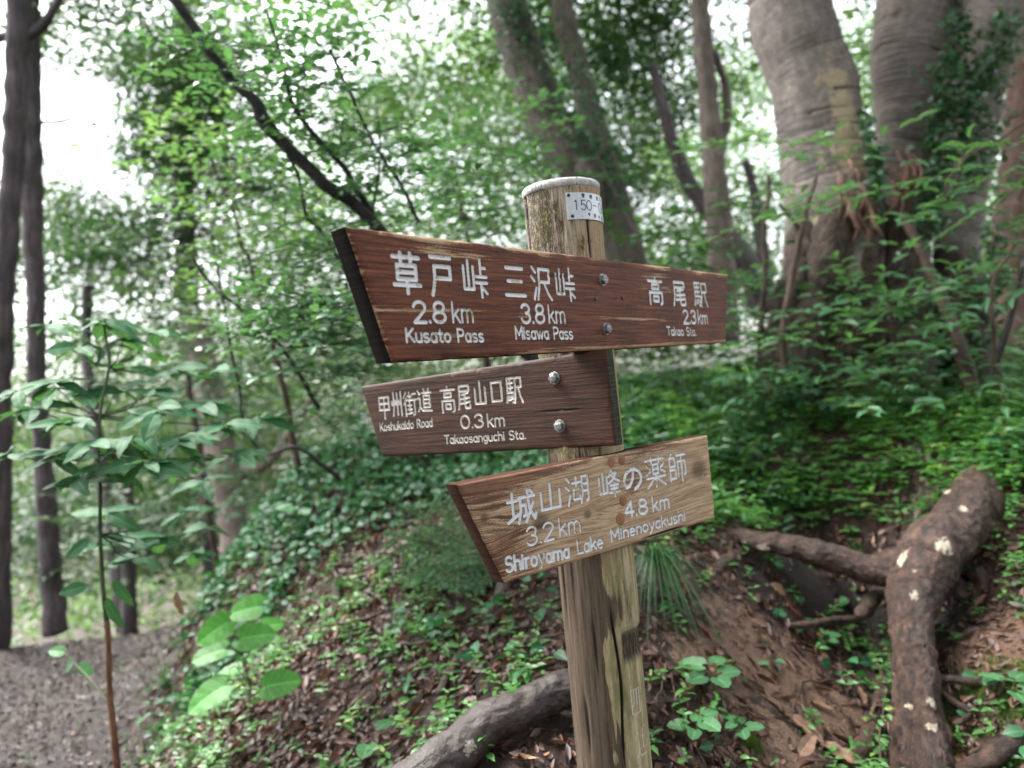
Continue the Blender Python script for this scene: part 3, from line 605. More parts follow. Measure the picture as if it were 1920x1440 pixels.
# --- bolts
M_BOLT = flat_mat('zinc_bolt', (.34, .35, .36), .5, .7, 300, (.13, .12, .11)); M_SCREW = flat_mat('dark_screw', (.07, .05, .045), .5, .6)
def bolt(pl, px, py, R, parent, name='bolt', mat=None, hexa=True, h=None, rot=.3):
    st = pl.st(px, py); c = pl.P(st); b = Bag(); n1_, n2_ = pl.D, np.array([0, 0, 1.]); h = h or R*.75
    def ring(r, dep, n, ph=0):
        a = np.arange(n)/n*2*np.pi+ph; return c+np.cos(a)[:, None]*r*n1_+np.sin(a)[:, None]*r*n2_+pl.N*dep
    def stack(rs, n, ph=0):
        v = np.vstack([ring(r, d, n, ph) for r, d in rs]); a = np.arange(n)
        f = [np.stack([k*n+a, k*n+(a+1) % n, (k+1)*n+(a+1) % n, (k+1)*n+a], 1) for k in range(len(rs)-1)]; f.append(((len(rs)-1)*n+a)[None]); b.add(v, f)
    if hexa:
        stack([(R*1.28, -.001), (R*1.28, .0016), (R*1.2, .002)], 28); stack([(R, .002), (R, .002+h*.85), (R*.86, .002+h)], 6, rot)
        stack([(R*.62, .002+h*.98), (R*.5, .002+h*1.12), (R*.3, .002+h*1.14)], 16)
    else: stack([(R, -.001), (R, h*.4), (R*.75, h*.8), (R*.3, h)], 16)
    return obj(name, b, mat or M_BOLT, parent, smooth=False)
bolt(P1, 1129, 525, .0094, sb1, rot=.2); bolt(P1, 1136, 617, .0092, sb1, rot=.5)
bolt(P2, 1040, 709, .0096, sb2, rot=.1); bolt(P2, 1050, 799, .0096, sb2, rot=.6)
for x, y in ((1116,560),(1167,559)): bolt(P1, x, y, .0045, sb1, 'screw', M_SCREW, False, .0025)
M_PLUG = flat_mat('wood_plug', (.33, .15, .06), .6, 0, 60, (.24, .10, .045))
for x, y, r in ((1146,866,.0098),(1166,862,.0098),(1168.5,938,.0105),(1163,973,.0118)): bolt(P3, x, y, r, sb3, 'wood_plug', M_PLUG, False, .0018)
# --- number plate wrapped round the post
zt, zb = post_z(381), post_z(429); a0, a1 = math.asin(.10), math.radians(112)
nA, nZ = 150, 70; A3, Z3 = np.meshgrid(np.linspace(a0, a1, nA), np.linspace(zb, zt, nZ)); Rp = PR+.0024
items = []; arcl = lambda px_: PR*math.asin(max(-1, min(.999, (px_-1058.5)/71.5)))
def pk(ch, px0, px1, y0, y1, hw, lat=False):
    s0, s1 = arcl(px0), arcl(px1); g0, g1 = post_z(y0), post_z(y1)
    w = LAT[ch][0] if lat else 100
    for q in (LAT[ch][1] if lat else KAN[ch]):
        p = np.stack([s0+(s1-s0)*q[:, 0]/w, g0+(g1-g0)*q[:, 1]/100], 1); items.extend((a, b, hw) for a, b in zip(p[:-1], p[1:]))
pk('1',1079,1085,395,412,.0009,True); pk('5',1091,1099.5,395,412.5,.0009,True); pk('0',1101,1109.5,395,412.5,.0009,True); pk('-',1112,1119,394,411,.0009,True); pk('0',1122,1126.5,396,414,.0009,True)
s_ = PR*1.28
for q in LAT['6'][1]:
    p = np.stack([s_+q[:, 0]/56*.0095, post_z(396)+(post_z(413)-post_z(396))*q[:, 1]/100], 1); items.extend((a, b, .0009) for a, b in zip(p[:-1], p[1:]))
pk('管',1093,1099,383,390,.0005); pk('理',1107,1112,384,391,.0005); pk('番',1119,1122.5,385,392,.0005)
pk('東',1111.5,1116.5,418,425,.0005); pk('京',1120,1123,419,426,.0005)
for q in (KAN['号'],): 
    for k in q: p = np.stack([PR*1.2+k[:, 0]/100*.006, post_z(386)+(post_z(393)-post_z(386))*k[:, 1]/100], 1); items.extend((a, b, .0005) for a, b in zip(p[:-1], p[1:]))
for k in KAN['都']: p = np.stack([PR*1.2+k[:, 0]/100*.006, post_z(420)+(post_z(427)-post_z(420))*k[:, 1]/100], 1); items.extend((a, b, .0005) for a, b in zip(p[:-1], p[1:]))
# small leaf-shaped emblem
ce = (arcl(1104), post_z(419)); 
for dx, dy, l in ((-.0016, .0005, .0018), (.0016, .0005, .0018), (0, .001, .002)):
    items.append((np.array([ce[0]+dx, ce[1]+dy]), np.array([ce[0]+dx*.2, ce[1]-.0028]), .0011))
sd = seg_sdf(np.c_[PR*A3.ravel(), Z3.ravel()], items, .003)
ang = face+A3.ravel(); rp = np.full(len(ang), Rp)+fbm(np.c_[A3.ravel(), Z3.ravel()*8, ang*0], 5, 2, 4)*.0006
vv = np.stack([AX[0]+np.cos(ang)*rp, AX[1]+np.sin(ang)*rp, Z3.ravel()], 1); vi = np.stack([AX[0]+np.cos(ang)*(rp-.0012), AX[1]+np.sin(ang)*(rp-.0012), Z3.ravel()], 1)
ii = np.arange(nZ-1)[:, None]*nA+np.arange(nA-1)[None]; F = np.stack([ii, ii+1, ii+nA+1, ii+nA], -1).reshape(-1, 4)
lp = np.concatenate([np.arange(nA), np.arange(1, nZ)*nA+nA-1, (nZ-1)*nA+np.arange(nA-2, -1, -1), np.arange(nZ-2, 0, -1)*nA]); n_ = len(vv)
plb = Bag().add(np.vstack([vv, vi]), [F, F[:, ::-1]+n_, np.stack([lp, lp+n_, np.roll(lp, -1)+n_, np.roll(lp, -1)], 1)], let=np.r_[sd, sd*0+.02]*1000)
N = NT('brushed_plate'); co = N.n('TexCoord').outputs['Object']; s1 = N.noise(N.scale(co, 1, 1, .12), 700, 5, .8)
c = N.mix(N.ss(s1, .35, .6), (.62, .64, .68), (.5, .52, .56)); c = N.mix(N.ss(s1, .60, .68), c, (.14, .13, .13)); c = N.mix(N.ss(N.attr('let').outputs['Fac'], .25, -.05), c, (.03, .03, .04)); N.bump(s1, .25, .001)
plate = obj('number_plate', plb, N.fin(c, .45, Metallic=.35), SIGN)
for px_, py_ in ((1069.5,385.5),(1073,423)):
    a_ = face+math.asin((px_-1058.5)/71.5)+.02; c_ = np.array([AX[0]+math.cos(a_)*(Rp+.0003), AX[1]+math.sin(a_)*(Rp+.0003), post_z(py_)]); nrm_ = np.array([math.cos(a_), math.sin(a_), 0]); t_ = np.array([-math.sin(a_), math.cos(a_), 0])
    b = Bag(); k = np.arange(14)/14*2*np.pi; v = np.vstack([c_+np.cos(k)[:, None]*t_*r+np.sin(k)[:, None]*np.array([0, 0, r])+nrm_*h for r, h in ((.0032, 0), (.0030, .0012), (.0016, .0018))])
    q = np.arange(14); b.add(v, [np.stack([m*14+q, m*14+(q+1) % 14, (m+1)*14+(q+1) % 14, (m+1)*14+q], 1) for m in (0, 1)]+[(28+q)[None]]); obj('screw', b, M_SCREW, plate)
# ------------------------------------------------------------------ roots and logs
def rp(lst): return [W(x, y, d) for x, y, d, w in lst], [w/2/FPX*d for x, y, d, w in lst]
M_ROOT = bark_mat('wet_root_bark', (.018, .010, .008), (.14, .074, .052), .8, 48, 1.0, lichen=(.58, .50, .38), rough=.42, dist=.012)
M_TWIG = bark_mat('twig_bark', (.045, .026, .018), (.13, .078, .05), .2, 90, .5, rough=.7)
M_DARKBARK = bark_mat('dark_branch_bark', (.010, .008, .010), (.05, .04, .042), .4, 60, .8, lichen=(.16, .17, .16), rough=.75)
M_LOG = bark_mat('wet_log_bark', (.022, .015, .013), (.070, .050, .042), .7, 60, .8, lichen=(.36, .33, .28), rough=.40)
def dsp(a, s, seed, fine=0): return lambda tc, w: fbm(w, s, 4, seed)*a+fbm(w, s*6, 3, seed+3)*a*.35-np.abs(fbm(w*[1, 1, .6], s*13, 3, seed+5))*min(a*.45, .006)+(fbm(w*[1, 1, .5], s*4, 3, seed+1)*fine if fine else 0)
def rootobj(name, chains, label, cat, mat, seg=28, step=.015, a=.010, s=9, group=None, seed=1, wob=.01, wsc=.9):
    b = Bag()
    for k, c in enumerate(chains):
        P, R = rp(c); R = [r_*wsc for r_ in R]; tube(b, P, R, seg, step, dsp(min(a, .22*max(R)), s, seed, min(.004, .1*max(R))), seed=seed+k, wob=wob)
    o = obj(name, b, mat, origin=W(*chains[0][0][:3])); return tag(o, label, cat, group)
rootobj('exposed_root', [
  [(1880,850,3.4,60),(1856,890,3.05,90),(1835,930,2.78,112),(1800,985,2.6,124),(1745,1045,2.46,140),(1718,1120,2.33,112),(1712,1200,2.22,94),(1718,1300,2.1,100),(1738,1420,1.96,114),(1765,1560,1.84,150)],
  [(1765,1035,2.46,100),(1700,1062,2.46,92),(1630,1070,2.52,70),(1560,1047,2.56,66),(1480,1025,2.62,56),(1410,1012,2.70,44),(1340,1000,2.86,28)],
  [(1800,975,2.62,70),(1850,990,2.6,44),(1882,998,2.58,26)],
  [(1690,1060,2.44,70),(1690,1110,2.40,66),(1680,1170,2.36,34)],
  [(1700,1350,2.05,60),(1690,1400,1.98,62),(1690,1500,1.88,70)]],
  'thick wet brown root forking over the bank with cream lichen spots', 'tree root', M_ROOT, 120, .0055, .020, 9, seed=11, wsc=.80, wob=.02)
rootobj('thin_root', [[(1655,1265,2.3,16),(1652,1300,2.22,26),(1640,1350,2.12,34),(1618,1400,2.02,40),(1590,1460,1.92,46)]], 'thin grey root running down the mud left of the thick root', 'tree root', M_ROOT, seed=12)
rootobj('thin_root', [[(1380,1160,2.48,6),(1440,1172,2.45,9),(1500,1172,2.45,13),(1560,1162,2.48,15),(1620,1158,2.5,13)], [(1500,1172,2.45,9),(1480,1195,2.42,7),(1497,1210,2.38,4)]], 'slender root lying across the top of the bare mud', 'tree root', M_ROOT, 12, seed=13)
rootobj('broken_root_stub', [[(1668,1090,2.66,30),(1640,1120,2.55,32),(1612,1152,2.42,28)]], 'short broken grey root stub poking out of the hollow', 'tree root', M_ROOT, 20, seed=14)
rootobj('knotted_root', [[(1770,1075,2.55,24),(1795,1090,2.5,30),(1805,1112,2.46,26),(1818,1120,2.46,16)], [(1822,1085,2.5,20),(1835,1075,2.48,26),(1845,1100,2.46,26),(1826,1118,2.46,18),(1820,1095,2.48,16)],
   [(1840,1078,2.5,16),(1880,1082,2.55,16),(1930,1080,2.6,14)], [(1828,1110,2.46,18),(1838,1160,2.38,22),(1855,1220,2.28,24),(1890,1275,2.18,18)]], 'looped knotted root hanging right of the thick root', 'tree root', M_ROOT, 18, .01, seed=15)
rootobj('thin_root', [[(1755,1274,2.12,14),(1830,1282,2.1,18),(1930,1288,2.1,20),(1990,1290,2.1,18)]], 'level root running right across the mossy soil', 'tree root', M_ROOT, 14, seed=16)
rootobj('thin_root', [[(1762,1290,2.1,9),(1800,1320,2.05,16),(1860,1352,2.0,16),(1925,1385,1.95,14)], [(1830,1330,2.04,9),(1790,1360,2.0,12)], [(1862,1350,2.0,8),(1860,1315,2.03,6)], [(1778,1285,2.1,7),(1782,1305,2.07,7)]], 'forked twiggy root below the level root', 'tree root', M_ROOT, 12, seed=17)
rootobj('fallen_branch', [[(1800,1440,1.86,24),(1850,1430,1.86,44),(1900,1395,1.9,50),(1960,1360,1.92,50)], [(1820,1415,1.88,12),(1880,1385,1.92,16),(1940,1345,1.95,16)]], 'worn dark branch in the bottom right corner', 'fallen branch', M_ROOT, 18, seed=18)
rootobj('fallen_branch', [[(1298,1150,2.42,34),(1320,1105,2.5,36),(1355,1062,2.62,36),(1395,1035,2.74,32),(1425,1020,2.85,26)]], 'mossy brown branch stub right of the lowest board', 'fallen branch', M_ROOT, 20, seed=19)
rootobj('fallen_branch', [[(905,1180,2.42,20),(940,1110,2.5,28),(955,1060,2.62,22)], [(900,1190,2.4,18),(850,1250,2.2,22),(826,1300,2.1,14)]], 'half buried twig below the left tip of the lowest board', 'fallen branch', M_ROOT, 14, seed=20)
rootobj('fallen_log', [[(1180,1248,1.86,70),(1090,1282,1.80,84),(1000,1318,1.75,90),(900,1372,1.69,96),(820,1425,1.64,100),(740,1490,1.6,96),(660,1560,1.56,90)]], 'smooth dark wet log lying behind the foot of the signpost', 'log', M_LOG, 90, .006, .010, 9, seed=21, wob=.02, wsc=.86)
for k_ in range(9):
    x_, y_ = [(1500,1290),(1570,1250),(1380,1330),(1820,1170),(1780,1230),(1250,1260),(1000,1210),(760,1210),(1640,1330)][k_]; r_k = np.random.default_rng(k_+5); ch_ = []
    for m_ in range(3):
        a_, pts_ = r_k.uniform(-.6, 1.9), []
        for s_k in range(6):
            h_ = hit(x_+s_k*16*math.cos(a_)+r_k.normal(0, 3), y_+s_k*14*math.sin(a_)+r_k.normal(0, 3)); pts_.append((*PX(h_+[0, -.01, .012]), h_[1]-.01, 7-s_k))
        ch_.append(pts_)
    rootobj('rootlet', ch_, ['fine rootlets on the bare mud, upper middle','fine rootlets just left of the hollow','fine rootlets right of the post foot','fine rootlets under the knotted root','fine rootlets right of the thick root above the level root','fine rootlets below the drooping grass','fine rootlets left of the post','fine rootlets in the litter mid slope','fine rootlets above the thin grey root'][k_], 'rootlet', M_TWIG, 5, .02, .001, group='fine rootlets on the bank', seed=50+k_, wob=.012)
rootobj('thin_root', [[(1885,945,2.9,18),(1930,950,2.95,20),(1980,950,3.0,18)]], 'brown root in the green cover at the right edge', 'tree root', M_ROOT, 12, seed=22)

# ------------------------------------------------------------------ leaf litter, soil debris
def region(n, x0, x1, y0, y1, w=None, rng=RNG):
    x = rng.uniform(x0, x1, n); y = rng.uniform(y0, y1, n); p = np.stack([x, y, gz(x, y)], 1); q = PX(p)
    k = (q[:, 0] > -200) & (q[:, 0] < 2150) & (q[:, 1] < 1640)
    if w is not None: k &= rng.random(n) < w(p, q)
    return p[k], q[k]
def glf(p, rng, s=.5): return nrmz(gnorm(p[:, 0], p[:, 1])+rng.normal(0, s, p.shape))
def rdir(n, rng, zs=.15):
    a = rng.uniform(0, 2*np.pi, n); return np.stack([np.cos(a), np.sin(a), rng.normal(0, zs, n)], 1)
M_DEAD = leaf_mat('dead_leaf', (.020, .009, .008), (.115, .043, .024), (.32, .18, .10), .55, .10, (.3, .15, .08), spec=.6)
rng = np.random.default_rng(21)
b = Bag()
pm = lambda p: path_mask(p[:, 0], p[:, 1])
p, q = region(50000, -2.3, 3.3, 1.35, 5.5, lambda p, q: (1-.9*pm(p))*(1-.5*mud_mask(p[:, 0], p[:, 1]))*(1-.8*shade_mask(p[:, 0], p[:, 1]))*(.45+.55*sstep(-.4, .3, fbm(p, 3, 2, 40))), rng)
leaves(b, p+glf(p, rng, .1)*.008*rng.random((len(p), 1))+[0, 0, .004], glf(p, rng, .1)*0+np.cross(gnorm(p[:, 0], p[:, 1]), rdir(len(p), rng)), glf(p, rng, .38), rng.uniform(.012, .036, len(p))*(1+1.1*(rng.random(len(p)) > .85)), rng.uniform(.008, .022, len(p))*(1+.6*(rng.random(len(p)) > .8)), T_C, rng.random(len(p))**1.6)
tag(obj('leaf_litter', b, M_DEAD), kind='stuff')
M_CHIP = leaf_mat('rotten_wood', (.028, .010, .006), (.12, .04, .02), (.26, .15, .09), .7, .0, rib=False)
b = Bag(); p, q = region(26000, -2.2, 2.6, 1.35, 5, lambda p, q: (1-pm(p))*(1-.6*mud_mask(p[:, 0], p[:, 1]))*(1-.7*shade_mask(p[:, 0], p[:, 1]))*sstep(-.3, .5, fbm(p, 2.2, 3, 44)+.5*(q[:, 0] < 1000)-.1), rng)
dd = np.cross(gnorm(p[:, 0], p[:, 1]), nrmz(rng.normal(0, .6, p.shape)+np.array([.9, -.3, 0])))
leaves(b, p+[0, 0, .006], dd, glf(p, rng, .7), rng.uniform(.02, .09, len(p)), rng.uniform(.003, .010, len(p)), T_R)
tag(obj('bark_debris', b, M_CHIP), kind='stuff')
# path gravel and leaf crumbs
b = Bag(); p, q = region(22000, -4.2, -1.3, 2.2, 5.6, lambda p, q: .15+.85*pm(p), rng)
leaves(b, p+[0, 0, .003], rdir(len(p), rng), glf(p, rng, .35), rng.uniform(.008, .030, len(p)), rng.uniform(.006, .020, len(p)), T_C)
tag(obj('path_gravel', b, leaf_mat('path_crumb', (.016, .011, .009), (.11, .082, .072), (.26, .21, .18), .65, 0, rib=False)), kind='stuff')
# crumbs of earth
b = Bag(); p, q = region(34000, -1.6, 2.6, 1.35, 3.4, lambda p, q: (1-pm(p))*(.12+.88*mud_mask(p[:, 0], p[:, 1])), rng)
oc = np.array([[1, 0, 0], [0, 1, 0], [-1, 0, 0], [0, -1, 0], [0, 0, 1], [0, 0, -1.]]); n_ = len(p); sz_ = rng.uniform(.002, .006, n_)*(1+1.6*(rng.random(n_) > .96))
v = p[:, None]+oc[None]*sz_[:, None, None]*rng.uniform(.5, 1.2, (n_, 6, 1))
fo = np.array([[0, 1, 4], [1, 2, 4], [2, 3, 4], [3, 0, 4], [1, 0, 5], [2, 1, 5], [3, 2, 5], [0, 3, 5]])
b.add(v.reshape(-1, 3), [(fo[None]+(np.arange(n_)*6)[:, None, None]).reshape(-1, 3)], tint=np.repeat(rng.random(n_), 6))
N = NT('earth_crumb'); tag(obj('earth_crumbs', b, N.fin(N.mix(N.attr('tint').outputs['Fac'], (.06, .03, .02), (.20, .125, .085)), .85), smooth=False), kind='stuff')
# a few single large dead leaves on the mud
def leaf_mesh(name, mat, L, Wd, outline, fold=.15, droop=.25, wave=.02, nl=14, nw=6, seed=0, twist=0):
    t = np.linspace(0, 1, nl)[:, None]; s = np.linspace(-1, 1, nw*2+1)[None]
    w = outline(t)*Wd*.5; x = t*L+s*0; back = (outline(t)*0+np.minimum(0, -.0))
    y = s*w; z = np.abs(s)*w*fold-droop*L*t*t+wave*L*np.sin(t*19+s*2+seed)*np.abs(s)+twist*y*t
    if outline is HEART: x = x-.22*L*np.abs(s)**1.5*sstep(.42, .0, t)
    v = np.stack([x, y, z+0*x], -1).reshape(-1, 3); m = nw*2+1
    ii = np.arange(nl-1)[:, None]*m+np.arange(m-1)[None]; F = np.stack([ii, ii+m, ii+m+1, ii+1], -1).reshape(-1, 4)
    return Bag().add(v, [F], lx=(s+0*t).ravel(), ly=(t+0*s).ravel(), tint=np.full(v.shape[0], .5)).mesh(name, mat)
LAUREL = lambda t: np.sin(np.pi*np.clip(t, 0, 1)**.85)**.8*.98+.02
HEART = lambda t: np.sqrt(np.clip(1-(np.clip(t, 0, 1)*1.02-.0)**2.2, 0, 1))*np.clip(.35+t*3.2, 0, 1)*1.0+.01
LANCE = lambda t: np.sin(np.pi*np.clip(t, 0, 1)**.9)*.98+.02
def orient(o, pos, ax, nr, parent=None, s=1.0):
    a = nrmz(np.asarray(ax, float)); n = np.asarray(nr, float); n = nrmz(n-a*(a@n)); b_ = np.cross(n, a)
    m = Matrix(((a[0]*s, b_[0]*s, n[0]*s, pos[0]), (a[1]*s, b_[1]*s, n[1]*s, pos[1]), (a[2]*s, b_[2]*s, n[2]*s, pos[2]), (0, 0, 0, 1)))
    if parent is not None: m = Matrix.Translation(-Vector(parent.location)) @ m; o.parent = parent
    o.matrix_local = m
    return o
M_DEADB = leaf_mat('brown_dead_leaf', (.13, .07, .045), (.30, .18, .12), None, .5, .1, obj_random=True, veins=.4)
dm = [leaf_mesh('dead_leaf', M_DEADB, .1, .038, LAUREL, .35, -.18+.2*k, .03, seed=k, twist=.4*k) for k in range(3)]
for k, (x, y, an, s, lab) in enumerate([(1530,1395,-.5,1.2,'large tan dead leaf on mud near the bottom edge'),(1470,1345,-.7,1.1,'long pale dead leaf lying across the mud'),(1500,1365,.1,.8,'reddish dead leaf beside the long pale one'),(1495,1430,.9,1.0,'purple brown dead leaf at the bottom edge'),
    (1620,1330,1.4,.8,'dark dead leaf left of the thin grey root'),(1440,1100,.2,.8,'curled pink brown dead leaf above the bare mud'),(1290,1300,1.2,.8,'oval brown dead leaf left of the bare mud'),(1405,1165,0,.6,'pale dead leaf at the tip of the slender root')]):
    h = hit(x, y); o = bpy.data.objects.new('dead_leaf', dm[k % 3]); COL.objects.link(o)
    g = gnorm(h[0], h[1]); ax = np.cross(g, [math.sin(an), -math.cos(an), .0]); orient(o, h+g*.012, ax, g+[.2, -.3, 0], s=s); tag(o, lab, 'dead leaf')

# ------------------------------------------------------------------ ground plants
G1 = dict(c0=(.030, .105, .032), c1=(.075, .22, .05))
M_COVER = leaf_mat('cover_leaf', (.028, .105, .034), (.115, .30, .075), (.38, .44, .10), .36, .36)
M_IVY = leaf_mat('ivy_leaf', (.009, .048, .022), (.036, .145, .055), None, .46, .2, spec=.3)
M_GRASS = leaf_mat('grass_blade', (.022, .07, .028), (.055, .15, .05), (.25, .27, .08), .4, .3, rib=False)
M_STEM = flat_mat('green_stem', (.07, .085, .03), .6)
def seedling_batch(lb, sb, P, rng, hmin, hmax, Lf, lean=.5, pairs=(2, 4), ratio=.55):
    for p in P:
        g = gnorm(p[0], p[1]); d = nrmz(np.array([0, 0, 1.])+g*.4+rng.normal(0, lean*.5, 3)); h = rng.uniform(hmin, hmax); n = rng.integers(*pairs)
        a0 = rng.uniform(0, 6.28); tint = rng.random()
        for k in range(n):
            q = p+d*h*(k+1)/n; a = a0+k*1.2+rng.normal(0, .2)
            for s in (0, np.pi):
                u = np.array([math.cos(a+s), math.sin(a+s), rng.uniform(-.1, .45)])
                pos.append(q); axs.append(u); nrs.append(nrmz(np.array([0, -.15, 1.])+rng.normal(0, .25, 3))); Ls.append(Lf*rng.uniform(.6, 1.15)*(1-.25*(k == n-1))); tn.append(np.clip(tint*.8+rng.random()*.2, 0, .99))
        tube(sb, [p-[0, 0, .01], p+d*h*.5, p+d*h], [.0012, .001, .0007], 3, .05, cap=False)
def batch(): 
    global pos, axs, nrs, Ls, tn; pos, axs, nrs, Ls, tn = [], [], [], [], []
def flush(b, ratio, tmpl=T_O):
    leaves(b, np.array(pos), np.array(axs), np.array(nrs), np.array(Ls), np.array(Ls)*ratio, tmpl, np.array(tn))
rng = np.random.default_rng(5)
hump = lambda q: sstep(1080, 1400, q[:, 0]+.0*q[:, 1])*sstep(1010, 900, q[:, 1]-.12*(q[:, 0]-1200)*(q[:, 0] < 1500))
# scattered two-leaved creepers on the bank
batch(); sb = Bag(); lb = Bag()
p, q = region(13000, -1.6, 3.2, 1.45, 4.6, lambda p, q: (1-pm(p))*(1-.93*mud_mask(p[:, 0], p[:, 1]))*(1-.9*shade_mask(p[:, 0], p[:, 1]))*(.12+.5*sstep(-.05, .35, fbm(p, 2.6, 2, 50))), rng)
seedling_batch(lb, sb, p, rng, .02, .07, .034)
flush(lb, .5); cov = obj('creeping_seedlings', lb, M_COVER); tag(cov, kind='stuff'); obj('stems', sb, M_STEM, cov)
# dense bright cover on the hump right of the boards
batch(); sb = Bag(); lb = Bag()
p, q = region(9500, .3, 4.4, 2.7, 5.6, lambda p, q: sstep(1000, 1250, q[:, 0])*sstep(1040, 930, q[:, 1])*sstep(-.42, .1, fbm(p, 3.2, 3, 51)), rng)
seedling_batch(lb, sb, p, rng, .04, .13, .058, pairs=(2, 4))
flush(lb, .52); cov = obj('ground_cover', lb, M_COVER); tag(cov, kind='stuff'); obj('stems', sb, M_STEM, cov)
# other species mixed into the cover: pale broad seedlings and darker long leaves, taller
for nm, n_, lo, hi, Lf, rt, mt, sd_, pr in (('broad_cover', 1500, .06, .2, .075, .55, 'P', 55, (2, 4)), ('long_leaf_cover', 1700, .08, .24, .085, .3, 'L', 57, (3, 5))):
    mt = leaf_mat('pale_cover_leaf', (.075, .22, .05), (.18, .38, .09), (.36, .40, .12), .36, .34) if mt == 'P' else leaf_mat('dark_cover_leaf', (.018, .065, .035), (.05, .14, .06), None, .3, .2)
    batch(); sb = Bag(); lb = Bag()
    p, q = region(n_, .1, 4.4, 2.6, 5.6, lambda p, q: sstep(1050, 1250, q[:, 0])*sstep(1060, 930, q[:, 1])*sstep(-.05, .3, fbm(p, 2.6, 2, sd_)), rng)
    seedling_batch(lb, sb, p, rng, lo, hi, Lf, pairs=pr); flush(lb, rt); cov = obj(nm, lb, mt); tag(cov, kind='stuff'); obj('stems', sb, M_STEM, cov)
# ivy and dark cover on the left shoulder of the bank
batch(); lb = Bag()
p, q = region(26000, -2.4, 1.2, 2.2, 6.2, lambda p, q: (1-pm(p))*np.maximum(sstep(.0, .3, fbm(p, 1.9, 2, 52)+1.15*sstep(1190, 930, q[:, 1]+.22*(q[:, 0]-500))-.25), 0)*(q[:, 0] < 1250), rng)
for k in range(len(p)): pos.append(p[k]+[0, 0, rng.uniform(.01, .10)]); tn.append(rng.random()); Ls.append(rng.uniform(.025, .06))
axs = list(rdir(len(p), rng)); nrs = list(glf(p, rng, .45)); flush(lb, .75)
tag(obj('ivy_cover', lb, M_IVY), kind='stuff')
batch(); lb = Bag()      # a little ivy near the post foot
p, q = region(2500, -.8, 2.4, 1.5, 2.8, lambda p, q: (1-.9*mud_mask(p[:, 0], p[:, 1]))*.28*sstep(.1, .4, fbm(p, 3.1, 2, 53)+.2), rng)
leaves(lb, p+[0, 0, 1]*rng.uniform(.01, .05, (len(p), 1)), rdir(len(p), rng), glf(p, rng, .5), rng.uniform(.025, .055, len(p)), rng.uniform(.022, .045, len(p)), T_O)
tag(obj('ivy_cover', lb, M_IVY), kind='stuff')
# moss
rngm = np.random.default_rng(9); lb = Bag()
for (x, y, r, n) in [(1850,1340,.17,5200),(1905,1300,.08,1200),(1412,1405,.022,900),(1850,1430,.09,1500),(1795,1310,.05,700)]:
    c0 = hit(x, y); a = rngm.uniform(0, 6.28, n); rr_ = r*np.sqrt(rngm.random(n)); X = c0[0]+np.cos(a)*rr_; Y = c0[1]+np.sin(a)*rr_
    hh = .022*np.clip(1-(rr_/r)**2, 0, 1) if r < .04 else 0*rr_; P = np.stack([X, Y, gz(X, Y)+hh], 1); k = (fbm(P, 14, 2, 3) > -.25) | (r < .04); P = P[k]
    leaves(lb, P, rdir(len(P), rngm, 1.0)+[0, 0, 1], rngm.normal(0, 1, P.shape), rngm.uniform(.006, .012, len(P)), .0035, T_R)
tag(obj('moss', lb, leaf_mat('moss_green', (.05, .10, .015), (.12, .20, .03), None, .8, .3, rib=False)), kind='stuff')
# grass tufts
def blades(b, base, n, Lm, spread, rng, lean=(0, 0), wd=.0035, seg=6, dr=1.0):
    for _ in range(n):
        a = rng.uniform(0, 6.28); out = np.array([math.cos(a)+lean[0], math.sin(a)+lean[1], 0])*rng.uniform(.3, 1); L = Lm*rng.uniform(.6, 1.15)
        t = np.linspace(0, 1, seg)[:, None]; P = base+out*spread*.25*rng.random()+np.array([0, 0, 1])*L*(t*1.0-.62*dr*t*t*rng.uniform(.7, 1.5))+out*L*.62*t**1.6
        T = nrmz(np.gradient(P, axis=0)); s = nrmz(np.cross(T, [0.0, 0.0, 1.0])); w = wd*(1-t**2)*.5+.0002
        v = np.concatenate([P-s*w, P+s*w]); i = np.arange(seg-1); b.add(v, [np.stack([i, i+1, i+1+seg, i+seg], 1)], tint=np.full(len(v), rng.random()), lx=np.full(len(v), .5), ly=np.tile(t[:, 0], 2))
rng = np.random.default_rng(77)
TUFT = 'grass tufts on the bank'
for (x, y, n, L, sp, ln, lab) in [(1222,1085,150,.26,.06,(.1,-.7),'long drooping dark grass tuft beside the post under the lowest board'),(1300,985,70,.26,.08,(-.2,-.5),'grass tuft behind the right end of the lowest board'),(1200,1010,40,.2,.05,(.3,-.3),'small grass tuft half hidden by the lowest board'),
    (1480,840,90,.26,.1,(0,-.4),'grass tuft in the bright ground cover right of the boards'),(1560,800,70,.24,.1,(.2,-.3),'grass tuft in the ground cover below the big tree'),(1400,880,60,.22,.1,(-.3,-.3),'grass tuft just right of the lowest board'),(1690,810,60,.22,.1,(.2,-.3),'grass tuft near the leaning stake'),
    (1860,850,50,.22,.1,(0,-.3),'grass tuft at the right edge of the ground cover'),(310,1290,70,.16,.1,(-.3,-.2),'low grass tuft at the toe of the bank by the path'),(640,1110,70,.15,.06,(-.1,-.5),'short dark tuft left of the fir seedling'),(560,1010,60,.2,.1,(-.5,-.3),'drooping tuft on the left shoulder of the bank'),(370,1420,40,.1,.1,(-.3,-.2),'small tuft near the bottom left')]:
    h = hit(x, y); b = Bag(); blades(b, h+([0, -.12, .06] if n == 150 else [0, 0, 0]), n, L*(1.25 if n == 150 else 1), sp, rng, ln, dr=2.0 if n == 150 else 1.0, wd=.0045 if n == 150 else .0035); tag(obj('grass_tuft', b, M_GRASS, origin=h), lab, 'grass tuft', TUFT)
b = Bag(); p, q = region(1500, -.2, 4.2, 2.6, 5.2, lambda p, q: sstep(1100, 1300, q[:, 0])*sstep(1040, 900, q[:, 1]), rng)
